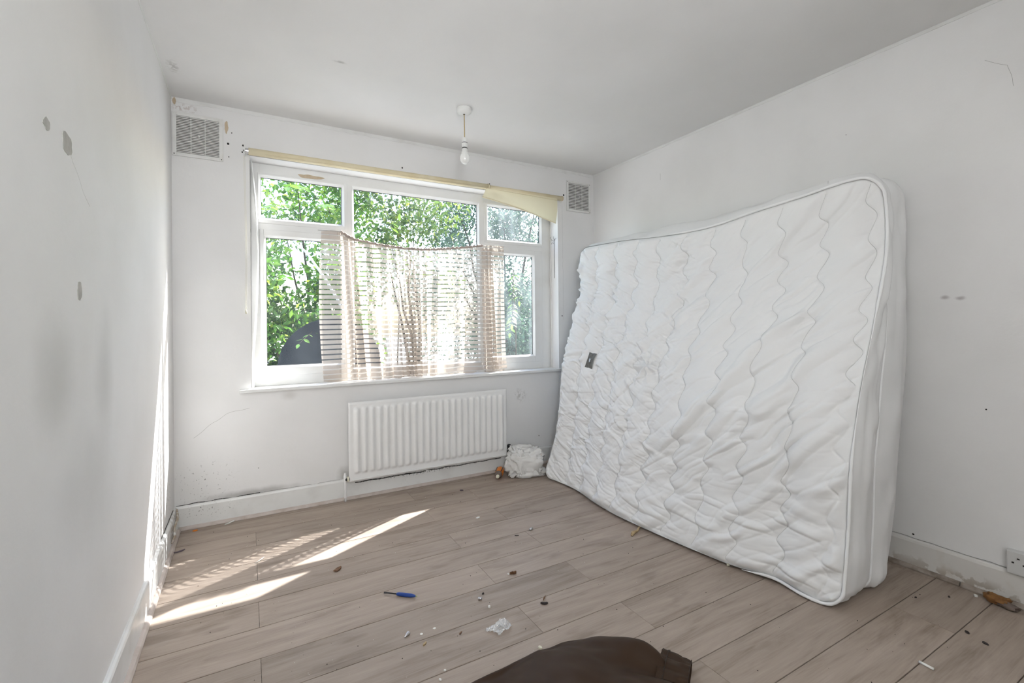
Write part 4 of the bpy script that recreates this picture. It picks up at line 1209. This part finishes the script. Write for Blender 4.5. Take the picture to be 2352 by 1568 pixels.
# ---------------------------------------------------------------- litter on the floor
sd_ = root('screwdriver', (0.54, 1.92, 0), 'blue-handled thin screwdriver with a black shaft lying on the boards', 'screwdriver')
p0, p1 = Vector((0.489, 1.965, .0085)), Vector((0.592, 1.875, .0085))
ax = (p1 - p0).normalized(); Ls = (p1 - p0).length
b = nm(); lathe(b, [(0, Ls * .38), (.005, Ls * .385), (.0068, Ls * .45), (.0078, Ls * .60), (.0075, Ls * .85), (.0045, Ls * .97), (.002, Ls), (0, Ls)], p0, axis=ax, n=12); bo('handle', b, m_blue, sd_, smooth=True)
b = nm(); tube(b, [p0, p0 + ax * Ls * .40], .0030, 8); tube(b, [p0 - ax * .004 - Vector((0, 0, .001)), p0 + ax * .014], [.0035, .0028], 8); bo('shaft', b, m_black, sd_, smooth=True)
b = nm(); tube(b, [p1, p1 + ax * .006], [.002, .001], 6); bo('end_tip', b, mat('green_tip', (.35, .45, .12), .5), sd_)

wrp = sheermat('clear_wrap', (0.85, 0.86, 0.86), .3, .5)
wnt = wrp.node_tree; gl = wnt.nodes.new('ShaderNodeBsdfGlossy'); gl.inputs['Roughness'].default_value = .15; gl.inputs[0].default_value = (.95, .95, .95, 1)
ms = wnt.nodes.new('ShaderNodeMixShader'); ms.inputs[0].default_value = .35
outn = wnt.nodes['Material Output']; src = outn.inputs[0].links[0].from_socket
wnt.links.new(src, ms.inputs[1]); wnt.links.new(gl.outputs[0], ms.inputs[2]); wnt.links.new(ms.outputs[0], outn.inputs[0])
def sheet(name, c, lx, ly, rot, hgt, seed, mt_, parent=None, n=26, fine=1.0):
    V = []
    for i in range(n):
        for j in range(n):
            a, e_ = i / (n - 1) - .5, j / (n - 1) - .5
            nn = mnoise.noise(Vector((a * 5 * fine + seed, e_ * 5 * fine, seed))); n2 = 1 - 2 * abs(mnoise.noise(Vector((a * 9 * fine, e_ * 9 * fine + seed, 3))))
            ex = 1 + .25 * mnoise.noise(Vector((e_ * 4, seed, 1))); ey = 1 + .25 * mnoise.noise(Vector((a * 4, seed, 8)))
            x = a * lx * ex; y = e_ * ly * ey
            V.append((c[0] + x * math.cos(rot) - y * math.sin(rot), c[1] + x * math.sin(rot) + y * math.cos(rot), max(.002, hgt * (.45 + .5 * nn + .4 * n2))))
    return po(name, V, grid_faces(n, n), mt_, parent, smooth=False)
wv = root('plastic_wrapper', (0.80, 1.53, 0), 'crumpled clear plastic wrapper shining on the boards above the brown garment', 'wrapper')
sheet('film', (0.803, 1.528), .074, .054, .25, .011, 4, wrp, wv, fine=.7)
sheet('film', (0.815, 1.540), .042, .036, .7, .017, 9, wrp, wv, fine=.7)
sheet('film', (0.765, 1.535), .036, .018, .0, .012, 14, wrp, wv, n=14)

def thing_bm(name, bm, mt_, label, cat, group=None, smooth=True, base=None):
    bmesh.ops.recalc_face_normals(bm, faces=bm.faces[:])
    c = Vector((0, 0, 0))
    for v in bm.verts: c += v.co
    c /= len(bm.verts); c.z = 0
    o = bo(name, bm, mt_, None, origin=c, smooth=smooth)
    return tag(o, label, cat, group)
b = nm(); lathe(b, [(0, 0), (.0065, 0), (.0072, .003), (.0045, .014), (.0015, .024), (0, .025)], (0.500, 1.668, .0068), axis=(-.80, -.50, -.10), n=14)
thing_bm('metal_cone', b, m_metal, 'small silver cone-shaped cap lying left of the plastic wrapper', 'cap')

def chip_bm(c, lx, ly, h, rot, seed, n=9, curl=0.0):
    b = nm(); top, bot = [], []
    for k in range(n):
        a = 2 * math.pi * k / n
        q = 1 + .35 * mnoise.noise(Vector((math.cos(a), math.sin(a), seed * 2.7)))
        x, y = math.cos(a) * lx * q, math.sin(a) * ly * q
        X_, Y_ = c[0] + x * math.cos(rot) - y * math.sin(rot), c[1] + x * math.sin(rot) + y * math.cos(rot)
        lift = curl * (x / lx) ** 2
        bot.append(b.verts.new((X_, Y_, .0008 + lift))); top.append(b.verts.new((X_ * .9 + c[0] * .1, Y_ * .9 + c[1] * .1, h + lift)))
    for k in range(n):
        b.faces.new((bot[k], bot[(k + 1) % n], top[(k + 1) % n], top[k]))
    ct = b.verts.new((c[0], c[1], h * 1.15))
    cb = b.verts.new((c[0], c[1], .0006))
    for k in range(n):
        b.faces.new((top[k], top[(k + 1) % n], ct)); b.faces.new((bot[(k + 1) % n], bot[k], cb))
    return b
def chip(name, c, lx, ly, h, rot, seed, mt_, label, cat, curl=0.0, group=None):
    return thing_bm(name, chip_bm(c, lx, ly, h, rot, seed, curl=curl), mt_, label, cat, group, smooth=False)
# brown broken clip: two little walls
b = nm(); box(b, 1.012, 1.030, 1.832, 1.836, .001, .012, .0008); box(b, 1.026, 1.041, 1.826, 1.831, .001, .013, .0008); box(b, 1.020, 1.036, 1.829, 1.845, .001, .005, .0008)
thing_bm('broken_clip', b, m_wood, 'small broken brown clip in the middle of the floor', 'scrap', smooth=False)
chip('white_crumb', (1.006, 1.838), .0045, .004, .006, 0, 3, m_whitebit, 'white crumb beside the broken brown clip', 'crumb')
chip('black_crumb', (0.843, 1.759), .005, .004, .006, .3, 4, m_dark, 'black crumb right of the blue screwdriver', 'crumb')
b = nm(); tube(b, [(0.808, 1.733, .006), (0.820, 1.724, .007)], .006, 10)
thing_bm('metal_stub', b, m_metal, 'short grey metal stub just below the black crumb', 'scrap')
chip('white_pellet', (0.823, 1.664), .005, .005, .007, .3, 6, m_whitebit, 'tiny white pellet above the plastic wrapper', 'crumb')
chip('dead_leaf', (1.023, 1.573), .016, .006, .006, -.6, 7, m_dark, 'small curled dark dead leaf right of the wrapper', 'leaf', curl=.003)
b = nm(); tube(b, [(1.031, 1.592, .003), (1.042, 1.602, .005), (1.058, 1.617, .003)], [.0012, .003, .001], 6)
thing_bm('seed_husk', b, m_wood, 'thin brown seed husk above the dark dead leaf', 'scrap')
b = nm(); tube(b, [(1.748, 1.838, .004), (1.775, 1.857, .008), (1.810, 1.862, .007), (1.845, 1.885, .010), (1.872, 1.884, .008)], [.007, .011, .007, .006, .003], 6)
for v in b.verts: v.co.z = max(.001, v.co.z * .75)
thing_bm('paper_strip', b, m_tanleaf, 'curled tan paper strip at the foot of the mattress', 'scrap')
b = nm(); lathe(b, [(0, 0), (.008, .001), (.0045, .004), (.0045, .020), (.007, .022), (.007, .027), (0, .027)], (1.905, 1.384, .0085), axis=(.6, .75, .05), n=10)
thing_bm('wall_plug', b, m_ivory, 'pale plastic wall plug against the bottom edge of the mattress', 'plug')
b = nm(); tube(b, [(1.901, 0.685, .0042), (1.899, 0.647, .0042)], .0042, 10)
thing_bm('cigarette_filter', b, m_whitebit, 'white paper stick on the dark boards at bottom right', 'scrap')
rg = crumple('orange_rag', (2.560, 0.672, .016), (.017, .026, .014), m_rag, 9, None, sub=4, amp=.5)
tag(rg, 'crumpled orange-brown rag against the right skirting', 'rag')
cr2 = crumple('dark_rag', (2.548, 0.636, .010), (.013, .020, .009), m_greybrown, 13, None, sub=3, amp=.5)
tag(cr2, 'dark lump of fluff touching the orange-brown rag', 'fluff')
chip('purple_flake', (-0.306, 2.861), .024, .008, .004, .35, 11, m_lilac, 'dark elongated flake near the left skirting', 'flake', curl=.003)
chip('orange_flake', (-0.262, 3.108), .012, .006, .006, .1, 12, m_orange, 'tiny orange flake at the back left skirting', 'flake')
chip('brown_flake', (0.350, 2.272), .022, .013, .005, .6, 14, m_wood, 'dark brown flake at the end of the lower sun streak', 'flake', curl=.004)
b = nm(); tube(b, [(1.322, 2.168, .006), (1.340, 2.176, .006)], [.0055, .0075], 10)
thing_bm('metal_nut', b, m_metal, 'small shiny metal piece left of the mattress', 'scrap')
chip('white_flake', (1.153, 2.465), .014, .009, .004, .2, 16, m_whitebit, 'oval white paint flake on the boards before the radiator', 'flake')
chip('grey_flake', (1.249, 2.926), .013, .009, .006, -.7, 17, m_lilac, 'dark purple-grey flake before the radiator', 'flake')
chip('white_disc', (0.540, 1.646), .0055, .0055, .0015, 0, 18, m_whitebit, 'round white flake right of the silver cone', 'flake')
chip('white_disc', (0.592, 1.653), .0055, .0055, .0015, 0, 19, m_whitebit, 'round white flake farthest right of the silver cone', 'flake')
chip('wood_splinter', (0.532, 1.588), .011, .004, .005, .8, 20, m_tanleaf, 'small tan splinter below the silver cone', 'scrap')
chip('brown_crumb', (0.664, 1.579), .009, .003, .003, .6, 21, m_wood, 'curved brown crumb left of the wrapper', 'crumb')
chip('white_crumb', (0.547, 1.434), .004, .0035, .004, .1, 22, m_whitebit, 'white crumb at the left edge of the brown garment', 'crumb')
chip('white_crumb', (0.520, 1.404), .0035, .0055, .004, .4, 23, m_whitebit, 'white crumb lowest by the left edge of the brown garment', 'crumb')
chip('pale_tag', (0.871, 1.366), .0055, .009, .006, .4, 24, m_ivory, 'pale scrap touching the top edge of the brown garment', 'scrap')
chip('white_crumb', (2.553, 0.732), .007, .007, .007, .1, 25, m_whitebit, 'white crumb at the right skirting beside the orange-brown rag', 'crumb')
b = nm(); tube(b, [(0.02, 2.53, .0025), (0.05, 2.56, .004), (0.06, 2.58, .0025)], [.001, .003, .001], 5)
thing_bm('white_thread', b, m_whitebit, 'white fluff thread in the striped sunlight', 'scrap')
b = nm(); tube(b, [(1.222, 2.158, .002), (1.240, 2.146, .003)], .0018, 5)
thing_bm('dark_twig', b, m_dark, 'tiny dark twig before the shiny metal piece', 'scrap')
for i, (x, y, l, h_) in enumerate(((2.336, .850, .006, 'nearest the mattress corner'), (2.455, .784, .006, 'midway to the right skirting'), (2.230, .663, .010, 'above the white paper stick'), (2.207, .610, .010, 'right of the white paper stick'))):
    chip('dark_crumb', (x, y), l, l * .6, .004, .4 * i, 30 + i, m_dark, 'dark crumb on the boards at bottom right, ' + h_, 'crumb')
b = nm(); tube(b, [(-.12, 3.112, .004), (-.10, 3.100, .012), (-.085, 3.098, .018), (-.075, 3.11, .016)], .004, 6)
thing_bm('paint_curl', b, m_whitebit, 'curl of white paint at the foot of the back skirting', 'flake')
# dust and crumbs nobody could count
b = nm()
for i in range(330):
    x = random.uniform(-.2, 2.4); y = random.uniform(.6, 3.05)
    if x > 1.78 + .0 and y > .9: continue
    if (x - .8) ** 2 / .16 + (y - 1.05) ** 2 / .085 < 1: continue
    r_ = random.choice((.0008, .0010, .0013, .0018))
    bmesh.ops.create_icosphere(b, subdivisions=1, radius=r_, matrix=Matrix.Translation((x, y, r_ * .8)))
o = bo('floor_dust', b, m_dark); tag(o, 'fine dark dust and crumbs scattered over the floor boards', 'dust', kind='stuff')
b = nm()
for i in range(150):
    x = random.uniform(-.1, 1.75); y = random.uniform(1.3, 3.0)
    if (x - .8) ** 2 / .16 + (y - 1.05) ** 2 / .085 < 1: continue
    r_ = random.choice((.0008, .0010, .0014))
    bmesh.ops.create_icosphere(b, subdivisions=1, radius=r_, matrix=Matrix.Translation((x, y, r_ * .8)))
o = bo('floor_grit', b, m_whitebit); tag(o, 'fine white plaster grit scattered over the floor boards', 'grit', kind='stuff')

# ---------------------------------------------------------------- outside
b = nm(); box(b, -12, 60, YF + .036, 70, -0.55, -0.45)
tag(bo('ground', b, m_paving), kind='structure')

def leaves(name, centres, radii, n_per, size, mt_, parent, seed, droop=0.3, kind='stuff'):
    r = np.random.default_rng(seed)
    Vs, Fs, tone = [], [], []
    P, T = [], []
    for (c, rad, n) in zip(centres, radii, n_per):
        d = r.normal(size=(n, 3)); d /= np.linalg.norm(d, axis=1, keepdims=True)
        q = np.asarray(c) + d * np.asarray(rad) * (r.uniform(.25, 1, (n, 1)) ** .6)
        P.append(q); T.append(np.clip(r.normal(.42, .22, n), 0, .95))
    P = np.vstack(P); T = np.concatenate(T)
    n = len(P)
    ax = r.normal(size=(n, 3)); ax[:, 2] -= droop; ax /= np.linalg.norm(ax, axis=1, keepdims=True)
    sd = np.cross(ax, r.normal(size=(n, 3))); sd /= np.linalg.norm(sd, axis=1, keepdims=True)
    nr_ = np.cross(ax, sd)
    Ls = size * r.uniform(.6, 1.25, (n, 1)); Ws = Ls * r.uniform(.20, .30, (n, 1))
    v0 = P; v1 = P + ax * Ls * .5 + sd * Ws + nr_ * Ws * .35; v2 = P + ax * Ls; v3 = P + ax * Ls * .5 - sd * Ws + nr_ * Ws * .35
    V = np.stack([v0, v1, v2, v3], 1).reshape(-1, 3)
    idx = np.arange(n)[:, None] * 4
    Fc = np.concatenate([idx + np.array([[0, 1, 2]]), idx + np.array([[0, 2, 3]])], 0)
    me = bpy.data.meshes.new(name)
    me.vertices.add(len(V)); me.vertices.foreach_set('co', V.reshape(-1))
    me.loops.add(len(Fc) * 3); me.loops.foreach_set('vertex_index', Fc.reshape(-1).astype(np.int32))
    me.polygons.add(len(Fc)); me.polygons.foreach_set('loop_start', np.arange(0, len(Fc) * 3, 3, dtype=np.int32))
    me.update(calc_edges=True); me.validate()
    a = me.attributes.new('tone', 'FLOAT', 'POINT'); a.data.foreach_set('value', np.repeat(T, 4).astype(np.float32))
    o = ob(name, me, mt_, parent)
    if kind: o['kind'] = kind
    return o

def wood(name, base, tips, r0, parent, seed):
    b = nm()
    rr_ = random.Random(seed)
    base = Vector(base)
    for (tip, r_) in tips:
        tip = Vector(tip); pts = []
        for i in range(8):
            t = i / 7
            p = base.lerp(tip, t); p.z = base.z + (tip.z - base.z) * t ** .8
            p += Vector((rr_.uniform(-.06, .06), rr_.uniform(-.06, .06), 0)) * math.sin(math.pi * t)
            pts.append(p)
        tube(b, pts, [r0 * (1 - t / 7) + r_ * t / 7 for t in range(8)], 7)
    return bo(name, b, m_branch, parent, smooth=True)

def plant(name, base, label, cat, mt_, cl, size, r0, seed):
    """cl: list of (centre, radius, count)"""
    t = root(name, base, label, cat)
    leaves('foliage', [c for c, _, _ in cl], [r for _, r, _ in cl], [n for _, _, n in cl], size, mt_, t, seed)
    wood('branches', base, [(c, .004) for c, _, _ in cl[::7]], r0 * .40, t, seed)
    return t
def cloud(x, y, z, n, r, cnt, seed, sq=(1, 1, 1)):
    rr_ = random.Random(seed); out = []
    for i in range(n):
        c = (rr_.uniform(*x), rr_.uniform(*y), rr_.uniform(*z)); k = rr_.uniform(.7, 1.25)
        out.append((c, (r * k * sq[0], r * k * sq[1], r * k * sq[2]), int(cnt * k)))
    return out
shrub_l = plant('leafy_shrub', (0.75, 5.5, -.45), 'dense bright green shrub outside the left casement', 'shrub', m_leaf_bright,
      cloud((-.15, 1.20), (4.9, 6.0), (.1, 1.85), 42, .36, 380, 1), .075, .05, 31)
plant('leafy_shrub', (2.35, 6.2, -.45), 'green shrub seen through the sheer middle of the curtain', 'shrub', m_leaf_mid,
      cloud((1.5, 2.4), (5.6, 6.6), (-.2, .35), 6, .30, 130, 2), .075, .05, 32)
tree_l = plant('garden_tree', (0.9, 7.4, -.45), 'light green tree whose crown fills the left fanlight', 'tree', m_leaf_bright,
      cloud((.1, 1.6), (6.4, 8.0), (1.9, 3.6), 26, .36, 190, 3), .09, .09, 33)
plant('garden_tree', (2.3, 7.0, -.45), 'yellow-green tree behind the middle pane', 'tree', m_leaf_mid,
      cloud((1.4, 2.7), (6.2, 7.8), (1.6, 3.5), 26, .33, 170, 4), .085, .08, 34)
plant('garden_tree', (4.4, 8.2, -.45), 'dark grey-green tree behind the right panes', 'tree', m_leaf_dark,
      cloud((2.9, 5.8), (7.2, 9.2), (.6, 4.4), 74, .42, 330, 5) + cloud((3.0, 4.6), (6.3, 7.6), (.35, 1.7), 26, .34, 320, 15), .075, .10, 35)
hd = plant('hedge', (9.0, 13.5, -.45), 'far dark hedge along the end of the garden', 'hedge', m_leaf_dark,
      cloud((7.0, 11.5), (13, 14.2), (.2, 1.9), 36, .70, 300, 6), .14, .06, 36)

# leafy sprays close to the glass, every leaflet a part
def leaflet_mesh(L, W):
    b = nm()
    c = [b.verts.new((L * t, 0, -.08 * L * t * t)) for t in (0, .25, .5, .75, 1)]
    l = [b.verts.new((L * t, W * k, .12 * W - .08 * L * t * t)) for t, k in ((.25, .8), (.5, 1), (.75, .65))]
    r_ = [b.verts.new((L * t, -W * k, .12 * W - .08 * L * t * t)) for t, k in ((.25, .8), (.5, 1), (.75, .65))]
    for s in (l, r_):
        b.faces.new((c[0], c[1], s[0])); b.faces.new((c[1], c[2], s[1], s[0])); b.faces.new((c[2], c[3], s[2], s[1])); b.faces.new((c[3], c[4], s[2]))
    me = bpy.data.meshes.new('leaf'); bmesh.ops.recalc_face_normals(b, faces=b.faces[:]); b.to_mesh(me); b.free()
    a = me.attributes.new('tone', 'FLOAT', 'POINT'); a.data.foreach_set('value', np.full(len(me.vertices), .55, np.float32))
    me.materials.append(m_leaf_bright)
    return me
LM = leaflet_mesh(.075, .016)
def twig(plant_, p0, p1, sag, n, seed, scale=1.0, mesh=LM):
    """a leafy twig: the stem is a part of its plant, each leaf a sub-part of the stem"""
    rr_ = random.Random(seed)
    p0, p1 = Vector(p0), Vector(p1)
    pts = []
    for i in range(14):
        t = i / 13
        p = p0.lerp(p1, t); p.z -= sag * t * t
        pts.append(p)
    b = nm(); tube(b, pts, [.004 * (1 - .7 * i / 13) for i in range(14)], 5)
    st = bo('twig', b, m_branch, plant_, origin=p0, smooth=True)
    for i in range(n):
        t = .12 + .88 * i / (n - 1)
        k = min(12, int(t * 13)); f_ = t * 13 - k
        p = pts[k].lerp(pts[k + 1], f_); d = (pts[k + 1] - pts[k]).normalized()
        sides = (1, -1) if i < n - 1 else (0,)
        for s in sides:
            sd = d.cross(Vector((0, 0, 1)))
            sd = (sd.normalized() if sd.length > .05 else Vector((1, 0, 0))) * s
            dv = (d * (.7 if s else 1.5) + sd * 1.0 + Vector((0, 0, rr_.uniform(-.5, .1)))).normalized()
            o = bpy.data.objects.new('leaf', mesh); COL.objects.link(o); o.parent = st
            o.location = p - p0
            o.rotation_euler = dv.to_track_quat('X', 'Z').to_euler()
            o.rotation_euler.rotate_axis('X', rr_.uniform(-.5, .5))
            k_ = scale * rr_.uniform(.8, 1.15); o.scale = (k_, k_, k_)
twig(shrub_l, (0.70, 4.75, 1.22), (0.33, 3.80, 1.02), .03, 8, 1, .8)
def sapling(base, top, label):
    t = root('sapling', base, label, 'sapling')
    b = nm(); B_, T_ = Vector(base), Vector(top)
    tube(b, [B_.lerp(T_, k / 8) + Vector((.02 * math.sin(k * 1.3), .02 * math.cos(k), 0)) * (1 if 0 < k < 8 else 0) for k in range(9)], [.014 * (1 - .8 * k / 8) for k in range(9)], 7)
    bo('trunk', b, m_branch, t, smooth=True)
    return t
sp = sapling((2.72, 4.65, -.45), (2.62, 4.60, 1.78), 'slender sapling with drooping leaf sprays outside the right casement')
twig(sp, (2.62, 4.60, 1.70), (2.40, 4.25, 1.22), .10, 9, 2)
twig(sp, (2.64, 4.61, 1.35), (2.36, 4.22, 1.08), .05, 8, 3)
twig(sp, (2.62, 4.60, 1.76), (2.78, 4.75, 1.45), .06, 8, 8)
sp = sapling((1.42, 5.0, -.45), (1.37, 4.85, 1.95), 'slender yellow-green sapling rising behind the middle of the net curtain')
twig(sp, (1.375, 4.86, 1.62), (1.38, 4.80, 2.20), .0, 9, 4, 1.3)
twig(sp, (1.375, 4.86, 1.80), (1.78, 4.72, 1.98), .12, 9, 7, 1.2)
twig(sp, (1.375, 4.86, 1.75), (1.05, 4.65, 1.95), .10, 9, 9, 1.2)
twig(tree_l, (0.70, 6.50, 2.80), (0.30, 4.30, 2.50), .22, 15, 5, 1.3)
twig(tree_l, (0.45, 6.40, 2.60), (0.12, 4.20, 2.20), .16, 15, 6, 1.25)
twig(tree_l, (0.95, 6.50, 2.60), (0.60, 4.40, 2.35), .16, 15, 10, 1.25)

# bent bare branch behind the left casement
b = nm()
tube(b, [(0.30, 4.6, 1.95), (0.47, 4.58, 1.78), (0.62, 4.55, 1.55), (0.75, 4.5, 1.30), (0.86, 4.5, 0.9), (0.9, 4.55, -.45)], [.006, .010, .012, .014, .016, .018], 8)
tag(bo('bare_branch', b, mat('pale_bark', (.42, .40, .36), .8), None, origin=(0.9, 4.55, -.45), smooth=True), 'pale bare bent branch seen through the left casement', 'branch')

# dark round dish on a post
dsh = root('satellite_dish', (0.62, 4.08, -.45), 'large dark round dish outside the left casement, half hidden by the curtain', 'dish')
dn = Vector((-.25, -1, .28)).normalized()
b = nm(); lathe(b, [(0, -.055), (.15, -.047), (.28, -.022), (.385, .012), (.392, .016), (.392, .022), (.38, .020), (.28, -.012), (.15, -.037), (0, -.045)], (0.585, 4.02, 0.80), axis=dn, n=48)
bo('reflector', b, m_dish, dsh, smooth=True)
b = nm(); tube(b, [(0.62, 4.10, -.45), (0.62, 4.10, .80)], .025, 10); tube(b, [(0.62, 4.10, .78), (.60, 4.06, .80)], .03, 8); bo('post', b, m_dish, dsh)
b = nm(); tube(b, [(0.60, 3.95, 0.46), (0.52, 3.72, 0.66)], .010, 8); bo('feed_arm', b, m_dish, dsh)
